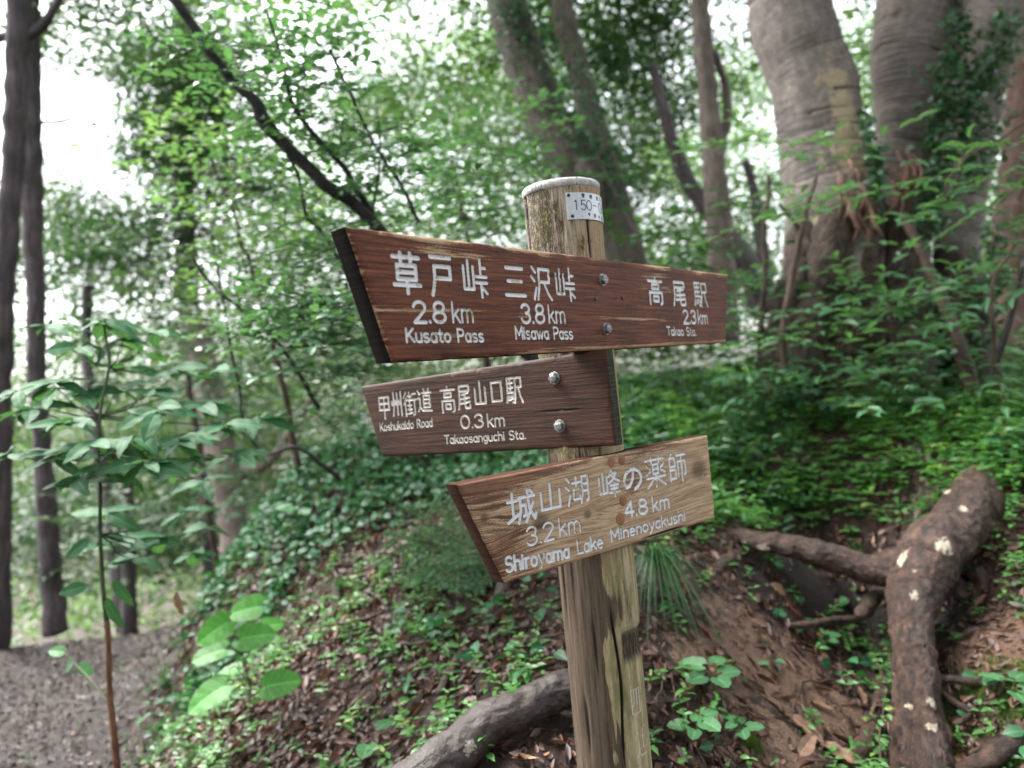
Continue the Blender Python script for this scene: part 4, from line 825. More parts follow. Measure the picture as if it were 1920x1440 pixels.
for x in p: blades(b, x, 7, rng.uniform(.10, .26), .05, rng, (rng.normal(0, .3), -.2), .004, 4)
p, q = region(2200, -2.6, -1.0, 2.3, 5.4, lambda p, q: .95*sstep(0, .2, pm(p)+.1)*sstep(1, .5, pm(p))+.04, rng)
for x in p: blades(b, x, 6, rng.uniform(.04, .13), .05, rng, (0, -.2), .003, 4)
tag(obj('grass', b, M_GRASS), kind='stuff')
# three-lobed and round leaves, individually
M_BROAD = leaf_mat('broad_leaf', (.05, .19, .040), (.085, .30, .05), None, .5, .35, spec=.35, obj_random=True, veins=.34, vfreq=34.0, damage=.2)
M_SMALLB = leaf_mat('mid_green_leaf', (.055, .16, .07), (.09, .24, .09), None, .4, .3, obj_random=True, veins=.25)
hm = [leaf_mesh('leaf', M_BROAD, .115, .105, HEART, .14, .16, .012, 18, 8, seed=k) for k in range(3)]
bp = thing('broadleaf_plant', 'broadleaf plant with eight big rounded bright green leaves at the left foot of the bank', 'plant', hit(462, 1345))
FW = np.array([0, -1., 0])
b = Bag(); base = hit(462, 1345); top = W(455, 1230, 2.62); tube(b, [base-[0, 0, .02], W(470, 1290, 2.7), top], [.004, .0035, .003], 6, .03)
big = [(402,1182,2.45,-2.6,1.0,.9),(460,1142,2.6,2.85,1.0,.8),(478,1192,2.5,.1,1.0,.8),(394,1225,2.52,-2.75,.95,.35),(390,1305,2.42,-2.5,1.15,.5),(526,1281,2.45,.15,1.0,.8),(508,1172,2.75,.3,.7,.7),(425,1262,2.65,-2.6,.8,.2)]
for k, (x, y, d, an, s, tl) in enumerate(big):     # an = direction of the leaf in the picture plane
    c = W(x, y, d); ax = np.array([math.cos(an), .25*math.sin(an+1), math.sin(an)*.75-.15]); nr = nrmz(np.array([.1*math.cos(k*2.1), -tl, .75]))
    ax = nrmz(ax-nr*(ax@nr)); st_ = c-ax*.05*s
    o = bpy.data.objects.new('leaf', hm[k % 3]); COL.objects.link(o); orient(o, st_, ax, nr, bp, s)
    tube(b, [top if y < 1260 else W(470, 1290, 2.7), (top+st_)/2+[0, 0, .015], st_], [.002, .0016, .0014], 5, .04)
obj('stem', b, M_STEM, bp)
sm = [leaf_mesh('leaf', M_SMALLB, .06, .05, HEART, .1, .1, .02, 12, 5, seed=k) for k in range(3)]
for (x, y, d0, nl, s, lab) in [(1340,1300,0,5,1.0,'pale green three-leaved seedling left of the bare mud'),(1390,1390,0,5,.7,'small heart-leaved seedling at the edge of the mud, bottom'),(1310,1400,0,5,.9,'grey green ivy-like seedling right of the post foot'),(698,1425,0,2,1.1,'single round green leaf at the bottom edge left of the log'),(1900,1330,0,4,1.0,'pale round-leaved seedling at the right edge above the mossy soil'),
     (1450,1260,0,2,.5,'two tiny leaves sprouting from the bare mud'),(1550,1215,0,4,.6,'little four-leaved seedling on the mud below the slender root'),(560,985,0,5,1.4,'ivy sprig with wide leaves on the left shoulder of the bank'),(1820,1050,0,4,1.0,'three-lobed leaf sprig right of the thick root')]:
    h = hit(x, y); t = thing('seedling', lab, 'seedling', h); b = Bag(); a0 = rng.uniform(0, 6)
    for k in range(nl):
        a = a0+k*2.4; u = np.array([math.cos(a), math.sin(a), 0]); tip = h+u*.028*s+np.array([0, 0, .05+.02*(k % 2)])*s
        tube(b, [h-[0, 0, .005], h+[0, 0, .03*s], tip], [.0012, .001, .0008], 4, .03, cap=False)
        o = bpy.data.objects.new('leaf', sm[k % 3]); COL.objects.link(o); orient(o, tip, u+[0, -.1, .05], nrmz(np.array([0, -.45, 1.])+rng.normal(0, .15, 3)), t, s*rng.uniform(.75, 1.1))
    obj('stem', b, M_STEM, t)
# fir seedling: flat sprays of needles
rng = np.random.default_rng(31)
M_FIR = leaf_mat('fir_needle', (.06, .17, .085), (.12, .29, .13), None, .4, .25, rib=False)
fh = hit(855, 1130); fir = thing('fir_seedling', 'young fir seedling with flat needle sprays left of the lowest board', 'conifer seedling', fh)
b = Bag(); nb = Bag(); topf = W(870, 965, 2.9)
tube(b, [fh-[0, 0, .03], (fh+topf)/2, topf], [.006, .005, .002], 7, .03)
def fir_twig(a, c, n_side=True):
    L = np.linalg.norm(c-a); d = (c-a)/L; tube(b, [a, (a+c)/2+[0, 0, .01], c], [.002, .0016, .0008], 4, .04)
    n = int(L/.0028); t = rng.random(n); s = np.where(rng.random(n) < .5, -1, 1); up = nrmz(np.array([0, -.5, 1.])); sd_ = np.cross(up, d)
    leaves(nb, a+d*(t*L)[:, None], sd_*s[:, None]+d*.55+rng.normal(0, .12, (n, 3)), up+rng.normal(0, .2, (n, 3)), rng.uniform(.018, .028, n), .0038, T_R)
for k, (x, y, d) in enumerate([(770,990,2.8),(720,1010,2.75),(800,1080,2.6),(745,1090,2.6),(850,1110,2.5),(900,1115,2.5),(960,1075,2.6),(985,1040,2.7),(950,990,2.9),(820,930,3.05),(880,915,3.1),(930,930,3.0),(760,945,3.0),(700,1060,2.7),(1000,1090,2.55),(880,1060,2.55)]):
    a = fh+(topf-fh)*(.35+.6*((k*.37) % 1)); c = W(x, y, d); fir_twig(a, c)
    for m in (.35, .6, .8):
        q_ = a+(c-a)*m; dv = c-a; side = np.cross(dv, [0, -.4, 1])
        for s in (-1, 1): fir_twig(q_, q_+dv*.3*(1.2-m)+side*s*.42*(1.25-m))
obj('stem', b, M_TWIG, fir); o = obj('needles', nb, M_FIR, fir); o['kind'] = 'stuff'
# reddish twigs
for k, (pts, lab) in enumerate([([(640,1150),(690,1110),(700,1060),(680,1020)],'reddish bare twig on the left shoulder'),([(620,1180),(720,1150),(690,1110)],'low reddish twig crossing the litter'),([(500,1420),(560,1330),(540,1290)],'thin red twig near the bottom left'),
      ([(1600,1110),(1630,1180),(1640,1230),(1665,1290)],'thin hanging vine left of the thick root'),([(1658,1110),(1665,1200),(1672,1270),(1655,1350),(1650,1440)],'longer hanging vine in front of the thin grey root')]):
    b = Bag(); Q = []
    for x, y in pts:
        h = hit(x, y); r_ = h-[0, 0, CZ]; Q.append(h-r_*(.02 if k < 3 else .05)/1+[0, 0, .01])
    tube(b, Q, [.003]*len(Q), 5, .02, wob=.012, seed=k); rt = thing('twig' if k < 3 else 'hanging_vine', lab, 'twig' if k < 3 else 'vine', Q[0]); obj('stem', b, M_TWIG, rt)
    if k >= 3:
        lb = Bag(); R_, _ = resample(np.array(Q), .05); L_ = np.repeat(R_, 2, 0)+rng.normal(0, .004, (2*len(R_), 3)); leaves(lb, L_, rdir(len(L_), rng, .2), nrmz(np.array([0, -.6, 1.])+rng.normal(0, .3, L_.shape)), .024, .016, T_O); obj('leaves', lb, M_COVER, rt)['kind'] = 'stuff'
# ------------------------------------------------------------------ trees and shrubs
F_GREY = leaf_mat('grey_green_foliage', (.018, .050, .024), (.050, .115, .046), None, .5, .26, spec=.3, rib=False)
F_DARK = leaf_mat('dark_green_foliage', (.008, .036, .015), (.028, .090, .032), None, .45, .28, spec=.3, rib=False)
F_YEL = leaf_mat('bright_green_foliage', (.040, .100, .022), (.085, .170, .040), (.18, .25, .05), .45, .38, (.21, .40, .09), rib=False)
F_MID = leaf_mat('fresh_green_leaf', (.024, .090, .042), (.072, .190, .085), (.2, .28, .06), .40, .26, spec=.45)
F_LAUREL = leaf_mat('laurel_leaf', (.020, .078, .036), (.048, .145, .060), None, .55, .22, obj_random=True, veins=.2, spec=.16, damage=.3)
F_LANCE = leaf_mat('lance_leaf', (.045, .14, .065), (.10, .25, .11), None, .36, .3, spec=.5)
MATS = dict(G=F_GREY, D=F_DARK, Y=F_YEL)
B_SMOOTH = bark_mat('grey_smooth_bark', (.16, .132, .118), (.28, .235, .21), .9, 20, .5, ripple=200, patch=(.50, .385, .25), rough=.8, dist=.012)
B_RED = bark_mat('reddish_bark', (.13, .075, .06), (.25, .155, .125), .4, 30, .6)
B_BROWN = bark_mat('brown_bark', (.060, .046, .040), (.17, .13, .105), .2, 30, .9, dist=.02)
B_DARK = bark_mat('dark_trunk_bark', (.048, .038, .042), (.14, .11, .115), .15, 30, .9, dist=.02)
B_PALE = bark_mat('pale_brown_bark', (.11, .085, .072), (.24, .19, .16), .3, 24, .7, dist=.02)
def blob_leaves(bags, x, y, rx, ry, d, mat, dens, rng, lf=.09, dz=None, shell=False):
    c = W(x, y, d); ax_, az_ = rx/FPX*d, ry/FPX*d; ay_ = dz or max(ax_, az_)*.8
    lp = lf/d*FPX; n = int(dens*3.9*np.pi*rx*ry/(lp*lp*.28)); n = min(n, 34000); per = 14; nc = max(3, n//per)
    u = nrmz(rng.normal(0, 1, (nc, 3)))*(rng.random((nc, 1))**.4); C = c+u*[ax_, ay_, az_]
    P = np.repeat(C, per, 0)+rng.normal(0, 1, (nc*per, 3))*[lf*1.9, lf*1.9, lf*.9]
    A = rdir(len(P), rng, .35)-[0, 0, .2]; Nn = np.array([0, -.1, 1.])+rng.normal(0, .5, P.shape)
    leaves(bags.setdefault(mat, Bag()), P, A, Nn, rng.uniform(.7, 1.2, len(P))*lf, rng.uniform(.4, .6, len(P))*lf, T_R)
def tree(name, label, cat, trunks, blobs, bark, lf=.09, seed=0, group=None, ivy=None, extra=None, a=.009, seg=22, step=.05):
    rng = np.random.default_rng(seed+100); P0, R0 = rp(trunks[0]); base = P0[-1]
    t = thing(name, label, cat, base, group)
    b = Bag()
    for k, ch in enumerate(trunks):
        P, R = rp(ch); tube(b, P, R, seg, step, dsp(min(a, .2*max(R)), 4, seed+k, .15*min(a, .06)), seed=seed+k, wob=.02, extra=extra)
    obj('trunk', b, bark, t)
    bags = {}
    for bl in blobs: blob_leaves(bags, *bl, rng, lf)
    for m, bb in bags.items(): obj('crown', bb, MATS[m], t)
    if ivy:
        ib = Bag()
        for (x, y, d, sx, sy, n) in ivy:
            Q = np.stack([np.array(W(x+rng.normal(0, sx), y+rng.normal(0, sy), d-rng.random()*.12)) for _ in range(n)])
            leaves(ib, Q, rdir(n, rng, .5)+[0, -.3, -.3], nrmz(np.array([0, -.8, .6])+rng.normal(0, .4, Q.shape)), rng.uniform(.03, .055, n), rng.uniform(.025, .045, n), T_O if d < 5 else T_R)
        o = obj('ivy', ib, M_IVY, t); o['kind'] = 'stuff'
    return t
T = tree
BG = 'trees standing behind the signpost'
T('tree', 'dark slim trunk at the far left edge forking near the top', 'tree', [[(60,-300,5.4,44),(38,0,5.4,44),(24,300,5.35,38),(6,560,5.3,40),(-2,900,5.25,42),(-4,1240,5.2,46)], [(50,70,5.4,20),(95,30,5.4,16),(140,-60,5.4,12)], [(45,62,5.4,22),(0,70,5.4,16),(-60,90,5.4,14)]],
  [(60,-150,200,110,6,'G',.5),(150,95,110,35,10,'G',.6),(160,385,120,45,10,'G',.7),(130,40,110,50,7,'G',.5),(20,480,60,90,7,'G',.4)], B_DARK, seed=1, group=BG)
T('tree', 'second dark trunk from the left, just right of the edge one', 'tree', [[(48,-300,6.6,30),(54,0,6.6,34),(58,300,6.5,40),(66,560,6.4,32),(76,800,6.3,32),(90,1000,6.2,34),(104,1190,6.1,42)], [(70,232,6.5,8),(140,226,6.5,7),(200,238,6.5,6)]],
  [(200,-60,220,90,8,'G',.6),(330,180,100,90,9,'G',.8),(95,620,50,60,6.6,'D',.25)], B_DARK, seed=2, group=BG)
T('tree', 'thin dark trunk rising behind the laurel sapling', 'tree', [[(175,250,9,14),(168,500,9,18),(165,700,9,20),(238,1180,8,34)][1:], [(240,900,8,22),(240,1050,8,26),(242,1190,7.8,32)]], [(110,300,70,60,12,'G',.3),(120,960,160,90,9,'D',.6),(300,1000,120,90,8.5,'D',.5),(190,470,130,70,9,'D',.6),(190,430,110,60,10,'G',.6),(330,440,130,90,10,'G',.8),(100,400,90,60,11,'G',.6),(250,540,160,70,10,'D',.5)], B_DARK, seed=3, group=BG)
T('tree', 'slender trunk left of the brown leaning one, lower left', 'tree', [[(340,-50,10,26),(350,200,10,34),(345,400,10,40),(375,800,9,30),(392,1000,8.6,28),(398,1140,8.4,30)]], [(350,170,120,140,10,'D',1.1),(440,330,130,90,9.5,'G',.9),(300,270,90,70,10,'D',.8),(200,90,120,50,10,'G',.6),(300,350,50,50,11,'G',.3),(430,50,110,80,11,'G',.7),(250,110,90,50,11,'G',.5)], B_DARK, seed=4, group=BG)
T('tree', 'brown leaning trunk beyond the broadleaf plant', 'tree', [[(370,600,8,44),(400,780,7.8,54),(425,900,7.6,58),(445,1010,7.4,64),(465,1130,7.2,80)], [(440,900,7.6,26),(520,850,7.6,18),(610,700,7.8,10)]], [(380,560,120,80,8.5,'G',.6),(520,480,130,100,8.5,'Y',.5)], B_PALE, seed=5, group=BG)
T('tree', 'leaning trunk wrapped in ivy above and left of the post', 'tree', [[(905,-260,6.3,64),(945,-20,6.2,74),(985,120,6.1,80),(1030,230,6.0,84),(1085,310,5.9,80),(1130,400,5.9,78),(1180,520,5.9,86),(1215,640,5.9,110)], [(1030,220,6,40),(1095,320,5.8,50),(1120,395,5.7,30)]],
  [(850,-60,200,90,8,'Y',.6),(720,60,110,60,9,'Y',.45),(760,170,120,70,9,'Y',.7),(880,120,80,90,9,'Y',.6),(1000,60,120,70,8,'G',.5)], B_BROWN, seed=6, group=BG, ivy=[(1000,60,6.0,35,60,350),(1060,200,5.9,40,60,420),(1110,260,5.8,30,60,260),(1120,350,5.8,40,50,300),(960,0,6,30,40,150)])
T('tree', 'slimmer leaning trunk right of the ivy-wrapped one', 'tree', [[(1010,-260,7.6,36),(1050,0,7.4,42),(1085,130,7.3,46),(1120,260,7.2,50),(1150,360,7.2,52),(1180,480,7.2,56),(1205,620,7.2,70)]],
  [(1130,40,150,90,9,'D',.9),(1250,40,110,70,9,'G',.7),(1000,240,150,100,10,'G',.7)], B_BROWN, seed=7, group=BG, ivy=[(1140,340,7.1,30,60,200)])
T('tree', 'straight grey trunk halfway between post and big tree', 'tree', [[(1300,-260,6.4,28),(1312,0,6.3,34),(1325,160,6.2,36),(1335,280,6.1,42),(1345,380,6,48),(1352,500,6,50),(1358,640,6,56)], [(1340,320,6.1,24),(1365,200,6.2,16),(1340,100,6.3,12)]],
  [(1240,170,140,90,10,'G',.65),(1190,130,90,90,8,'D',.6),(1390,90,60,70,9,'Y',.6),(1380,-80,120,80,8,'Y',.6)], B_PALE, seed=8, group=BG)
T('tree', 'thin dark crooked trunk leaning left behind the straight grey one', 'tree', [[(1225,120,7.6,18),(1250,230,7.5,24),(1285,330,7.4,30),(1330,400,7.3,34),(1390,480,7.2,44),(1440,580,7.2,60)], [(1400,300,8,16),(1420,400,8,20),(1440,560,7.9,30)]], [(1180,300,120,80,9,'G',.5),(1270,300,80,60,11,'Y',.35)], B_DARK, seed=9, group=BG)
# --- big multi-stemmed tree
def patch_extra(cs):
    def f(v, tc):
        w = np.zeros(len(v))
        for x, y, d, r in cs: w = np.maximum(w, np.exp(-((v-W(x, y, d))**2).sum(1)/(r*r)))
        w = np.clip(w*(1+fbm(v*[1, 1, .5], 11, 4, 9)*1.5), 0, 1.15)
        return dict(patch=w)
    return f
def wall(chs): return chs
bt = thing('big_tree', 'big multi-stemmed grey tree with rippled bark and tan lichen at the upper right', 'tree', W(1600, 740, 4.4))
PE = patch_extra([(1555,100,4.1,.07),(1560,150,4.1,.10),(1575,210,4.1,.12),(1590,260,4.1,.15),(1575,310,4.1,.17),(1560,290,4.1,.15),(1600,330,4.1,.12),(1490,150,4.1,.07),(1485,170,4.1,.05),(1560,420,4.1,.15),(1450,60,4.1,.04)])
for k, (chs, mat, seg) in enumerate([
   ([[(1450,-300,4.3,150),(1478,0,4.3,168),(1518,150,4.3,178),(1545,280,4.3,182),(1560,400,4.3,196),(1560,520,4.3,214),(1560,640,4.35,246),(1560,760,4.4,290)]], B_SMOOTH, 120),
   ([[(1735,-300,4.5,150),(1712,0,4.5,152),(1700,150,4.5,136),(1692,280,4.5,112),(1685,400,4.5,110),(1670,520,4.45,140),(1660,640,4.45,190)]], B_SMOOTH, 100),
   ([[(1900,-300,4.2,120),(1868,0,4.2,126),(1838,150,4.25,112),(1812,300,4.3,98),(1798,420,4.3,92),(1790,540,4.3,100),(1785,700,4.35,150)], [(1790,0,4.55,60),(1775,150,4.5,60),(1745,300,4.5,56),(1722,420,4.45,56)]], B_SMOOTH, 80),
   ([[(1975,-300,4.8,120),(1955,0,4.8,110),(1935,200,4.8,100),(1920,350,4.8,96),(1912,520,4.8,110),(1905,700,4.8,140)]], B_RED, 40)]):
    b = Bag()
    for m, ch in enumerate(chs):
        P, R = rp(ch); R = [r_*.87 for r_ in R]; tube(b, P, R, seg, .022, lambda tc, w: fbm(w, 2.6, 3, 60+k)*.022+fbm(w*[1, 1, .35], 7, 3, 61+k)*.010, seed=60+k*5+m, wob=.02, extra=PE)
    obj('trunk', b, mat, bt)
b = Bag(); rng = np.random.default_rng(64)
for (x0, y0, x1, y1, w0, w1) in [(1600,330,1480,720,60,110),(1640,380,1560,760,50,90),(1690,400,1700,740,60,110),(1740,420,1640,650,40,60),(1780,480,1840,740,60,90),(1520,420,1450,700,60,80)]:
    P, R = rp([(x0, y0, 4.2, w0), ((x0*2+x1)/3, (y0*2+y1)/3, 4.1, (w0+w1)/2), ((x0+x1*2)/3, (y0+y1*2)/3, 4.05, w1*.8), (x1, y1, 3.98, w1)]); tube(b, P, R, 26, .025, dsp(.03, 6, int(x0), .015), seed=int(x0), wob=.03)
obj('buttress', b, bark_mat('rotten_stump_bark', (.03, .02, .016), (.14, .095, .07), .5, 34, 1.0, dist=.025), bt)
b = Bag()      # pink dangling aerial rootlets in the crotch
for cx, cy, n in ((1695,330,40),(1610,370,34),(1600,340,14),(1700,300,14)):
    for _ in range(n):
        x, y = cx+rng.normal(0, 16), cy+rng.normal(0, 26); q0 = W(x, y, 4.0+rng.normal(0, .04)); tube(b, [q0, q0+[rng.normal(0, .02), -.02, -.05], q0+[rng.normal(0, .03), 0, -.13]], [.006, .008, .004], 5, .03, seed=int(x))
obj('aerial_roots', b, bark_mat('pink_rootlet', (.22, .11, .085), (.42, .25, .2), .4, 40, .5), bt)['kind'] = 'stuff'
ib = Bag()
for (x0, y0, x1, y1, s, n) in [(1800,20,1800,120,14,150),(1795,120,1755,330,22,420),(1755,330,1740,430,22,260),(1895,20,1860,150,20,170),(1860,130,1800,190,18,140),(1850,210,1790,250,22,160),(1870,260,1820,330,24,120),(1640,260,1650,360,8,80),(1620,200,1648,400,5,120),(1690,560,1740,640,30,150),(1880,420,1840,640,30,320)]:
    t_ = rng.random(n)[:, None]; xy = np.array([x0, y0])*(1-t_)+np.array([x1, y1])*t_+rng.normal(0, s, (n, 2)); Q = np.stack([W(a_, b_, 4.0-rng.random()*.08) for a_, b_ in xy])
    leaves(ib, Q, rdir(n, rng, .5)+[0, -.3, -.3], nrmz(np.array([0, -.8, .7])+rng.normal(0, .4, Q.shape)), rng.uniform(.03, .055, n), rng.uniform(.025, .045, n), T_O)
obj('ivy', ib, leaf_mat('trunk_ivy_leaf', (.022, .072, .032), (.055, .14, .055), None, .33, .2), bt)['kind'] = 'stuff'
bags = {}
for bl in [(1500,-260,260,100,5,'Y',.3),(1800,-300,260,100,5,'G',.3),(1620,140,50,190,9,'Y',1.0),(1640,-60,120,60,8,'Y',.6)]: blob_leaves(bags, *bl, rng, .09)
for m, bb in bags.items(): obj('crown', bb, MATS[m], bt)
# leaning stake, vine stems
rootobj('leaning_stick', [[(1690,400,3.9,18),(1735,490,3.8,20),(1775,580,3.7,26),(1805,670,3.6,30),(1832,770,3.5,34)]], 'dead brown stick leaning against the big tree', 'stick', M_TWIG, 14, .03, .003, seed=41)
rootobj('bare_sapling', [[(1530,330,3.6,8),(1510,400,3.6,12),(1485,520,3.6,16),(1468,640,3.6,16),(1475,700,3.6,18)], [(1500,430,3.6,8),(1460,380,3.6,5)]], 'thin pale bare stem in front of the big tree', 'sapling', M_TWIG, 8, .03, .002, seed=42)
rootobj('bare_sapling', [[(1925,470,3.4,10),(1905,560,3.4,10),(1880,640,3.4,14),(1850,720,3.4,14)]], 'dark thin stem at the right edge', 'sapling', M_DARKBARK, 8, .03, .002, seed=43)
# --- shrubs built of sprays
def spray(bags, tw, start, d, L, n, lf, rng, mat, ratio=.5, droop=.12, tmpl=T_O, whorl=False, up=(0, -.15, 1)):
    d = nrmz(np.asarray(d, float)); upv = nrmz(np.array(up)+rng.normal(0, .12, 3)); side = nrmz(np.cross(upv, d)); tt = np.linspace(.15, 1, n); tint = rng.random()
    P = start+d*(tt*L)[:, None]-np.array([0, 0, 1])*(droop*L*tt**2)[:, None]; s = np.where(np.arange(n) % 2, 1, -1)
    A = side*s[:, None]*.9+d*.65+rng.normal(0, .18, (n, 3)); A[-1] = d
    if whorl:
        P = np.repeat((start+d*L)[None], n, 0)+rng.normal(0, .008, (n, 3)); a = np.arange(n)*2.4; e2 = np.cross(d, side); A = side*np.cos(a)[:, None]+e2*np.sin(a)[:, None]+d*.5-[0, 0, .25]
    leaves(bags.setdefault(mat, Bag()), P, A, upv+rng.normal(0, .28, (n, 3)), rng.uniform(.7, 1.15, n)*lf, rng.uniform(.85, 1.1, n)*lf*ratio, tmpl, np.clip(tint*.6+rng.random(n)*.4, 0, .999))
    m = start+d*L*.5-[0, 0, droop*L*.25]; tube(tw, [start, m, start+d*L-[0, 0, droop*L]], [.0022, .0018, .0008], 3, .08, cap=False)
def spray_region(bags, tw, rects, lf, rng, mats, **kw):
    for (x0, y0, x1, y1, d0, d1, n, m) in rects:
        for _ in range(n):
            c = W(rng.uniform(x0, x1), rng.uniform(y0, y1), rng.uniform(d0, d1)); a = rng.uniform(0, 6.28)
            spray(bags, tw, c, [math.cos(a), math.sin(a)*.8, rng.uniform(-.1, .45)], rng.uniform(3.2, 5.5)*lf, int(rng.integers(6, 10)), lf, rng, mats[m], **kw)
rng = np.random.default_rng(15)
ls = thing('leaning_shrub', 'dark crooked stem leaning up to the left behind the top board, with small oval leaves', 'shrub', W(1090, 1040, 3.0))
b = Bag()
for k, ch in enumerate([[(250,-120,2.5,26),(318,-10,2.55,28),(370,60,2.6,29),(415,130,2.62,30),(470,185,2.65,32),(492,225,2.67,40),(520,262,2.7,34),(560,300,2.72,36),(610,345,2.75,36),(655,375,2.8,36),(705,425,2.85,34),(820,545,2.95,36),(960,640,3.1,38),(1060,760,3.2,40),(1085,930,3.3,44),(1090,1050,3.0,50)],
     [(500,20,2.6,7),(540,160,2.65,10),(560,215,2.7,14),(605,270,2.75,16),(640,310,2.8,16),(700,400,2.85,20)], [(620,90,2.7,12),(645,150,2.75,9),(690,250,2.8,9),(735,320,2.85,9),(790,420,2.9,12)],
     [(510,230,2.66,9),(560,330,2.7,9),(575,400,2.75,10),(612,450,2.8,10),(680,560,2.9,14)], [(360,480,2.8,8),(400,540,2.8,9),(450,580,2.8,8),(520,640,2.85,9),(600,760,3,14)], [(530,650,2.8,10),(620,645,2.85,8),(700,650,2.9,8)],
     [(690,440,2.85,12),(700,380,2.85,8),(712,300,2.8,6),(705,200,2.8,4)], [(400,440,2.9,5),(470,820,3.0,8),(560,840,3.0,10),(640,900,3.1,14)]]):
    P, R = rp(ch); R = [r_*.68 for r_ in R]; tube(b, P, R, 20, .012, dsp(.2*R[0], 26, 70+k, .06*R[0]), seed=70+k, wob=.012)
obj('trunk', b, M_DARKBARK, ls)
bags, tw = {}, Bag(); MM = dict(M=F_MID, Y=F_YEL, D=F_DARK, G=F_GREY)
spray_region(bags, tw, [(400,60,640,190,2.4,2.9,57,'M'),(460,-40,620,80,2.5,3.1,27,'M'),(500,180,760,330,2.5,3.1,57,'M'),(360,180,560,420,2.9,3.6,57,'M'),(520,330,720,430,2.6,3.1,34,'M'),(600,420,720,700,2.3,2.9,57,'M'),(440,470,640,660,2.5,3.1,71,'M'),(520,560,700,700,2.4,3.0,34,'M'),(560,680,700,820,2.6,3.2,27,'M'),(340,90,420,160,2.5,2.7,5,'M'),
   (740,250,960,400,3.0,3.8,57,'M'),(700,380,1000,440,2.9,3.5,27,'M')], .05, rng, MM, ratio=.58)
for m, bb in bags.items(): obj('leaves', bb, m, ls)['kind'] = 'stuff'
obj('twigs', tw, M_DARKBARK, ls)['kind'] = 'stuff'
def shrub(name, label, base, rects, lf, seed, stems=(), cat='shrub', bark=None, mm=None, group=None, **kw):
    rng = np.random.default_rng(seed); t = thing(name, label, cat, base, group); bags, tw = {}, Bag()
    spray_region(bags, tw, rects, lf, rng, mm or MM, **kw)
    for m, bb in bags.items(): obj('leaves', bb, m, t)['kind'] = 'stuff'
    for k, ch in enumerate(stems): P, R = rp(ch); tube(tw, P, R, 7, .03, seed=seed+k, wob=.02)
    obj('twigs', tw, bark or M_TWIG, t)['kind'] = 'stuff'; return t
SH = 'understorey shrubs behind the sign'
shrub('shrub', 'yellow-green leafy shrub left of the crooked stem', W(560,1000,4.2), [(270,210,520,330,3.8,4.6,30,'Y'),(330,330,620,520,3.8,4.8,60,'Y'),(330,520,560,680,4,4.8,34,'Y'),(240,250,330,300,3.6,4,6,'Y'),(560,560,720,860,4.2,5,30,'Y')], .065, 81, [[(400,300,4.2,6),(470,500,4.2,8),(540,760,4.3,12),(570,1000,4.4,16)]], group=SH)
shrub('shrub', 'dense mid-green shrub above and behind the top board', W(960,900,5), [(740,150,960,260,4.4,5.5,26,'M'),(760,220,1000,420,4,5.2,60,'M'),(900,300,1000,450,3.4,4,12,'D'),(1120,330,1330,470,3.8,4.8,22,'D'),(1180,440,1400,600,4,5,40,'D')], .075, 82, [[(850,300,4.6,8),(900,600,4.7,14),(950,900,5,20)]], group=SH)
shrub('shrub', 'dark glossy undergrowth between the post and the big tree', W(1420,800,4.4), [(1360,520,1500,660,3.8,4.5,30,'M'),(1360,640,1540,760,3.7,4.4,14,'D'),(1360,690,1560,770,3.6,4.2,16,'M'),(1190,640,1380,740,4.2,5,26,'D'),(1180,560,1300,680,4.6,5.4,20,'G'),(1380,560,1450,660,3.4,3.8,8,'M')], .085, 83, [[(1440,330,4,8),(1430,600,4,12),(1425,800,4.2,16)]], group=SH)
shrub('shrub', 'long-leaved shrub spreading in front of the big tree base', W(1700,780,3.8), [(1560,540,1780,640,3.4,3.9,24,'L'),(1500,640,1700,740,3.4,3.9,14,'L'),(1400,240,1500,340,3.5,3.9,9,'L'),(1450,330,1600,420,3.4,3.8,10,'L'),(1560,480,1660,560,3.5,3.9,8,'L'),(1520,700,1800,770,3.2,3.7,9,'L')], .10, 84, [[(1660,560,3.7,8),(1680,660,3.7,10),(1700,780,3.8,14)]], mm=dict(L=F_LANCE), ratio=.30, group=SH)
shrub('shrub', 'pale long-leaved shrub at the right edge under the ivy trunk', W(1900,800,3.3), [(1770,270,1930,380,3.0,3.5,13,'L'),(1750,360,1930,470,3.0,3.5,13,'L'),(1780,470,1930,620,3.0,3.5,12,'L'),(1820,620,1940,720,3.1,3.5,10,'L')], .105, 85, [[(1930,230,3.3,6),(1810,300,3.3,6),(1760,380,3.3,5)],[(1910,440,3.2,5),(1860,560,3.2,7),(1890,800,3.3,9)]], mm=dict(L=F_LANCE), ratio=.26, group=SH)
shrub('shrub', 'low leafy seedlings carpet edge under the leaning stick', W(1750,800,3.7), [(1420,690,1560,760,3.3,3.7,12,'M'),(1700,640,1930,760,3.3,3.9,34,'M'),(1540,700,1700,770,3.3,3.8,10,'M'),(1850,700,1960,900,2.9,3.3,16,'M')], .06, 86, ratio=.5, group=SH)
shrub('shrub', 'grey green blurred bush at the far left above the path', W(120,1180,6.5), [(-40,780,160,1000,6,7.5,50,'G'),(40,900,330,1120,6.4,8,60,'G'),(-40,1000,130,1160,6,7,24,'G')], .10, 87, [[(100,900,6.5,10),(110,1180,6.4,14)]], group=SH)
shrub('shrub', 'dark bush in the gap behind the laurel sapling', W(420,1150,6), [(240,560,420,720,5.5,7,44,'G'),(330,640,560,820,5,7,60,'G'),(430,860,600,980,5,6.2,36,'G'),(160,440,330,560,7,8,30,'G')], .10, 88, [[(350,700,6,10),(420,1150,6,14)]], group=SH)
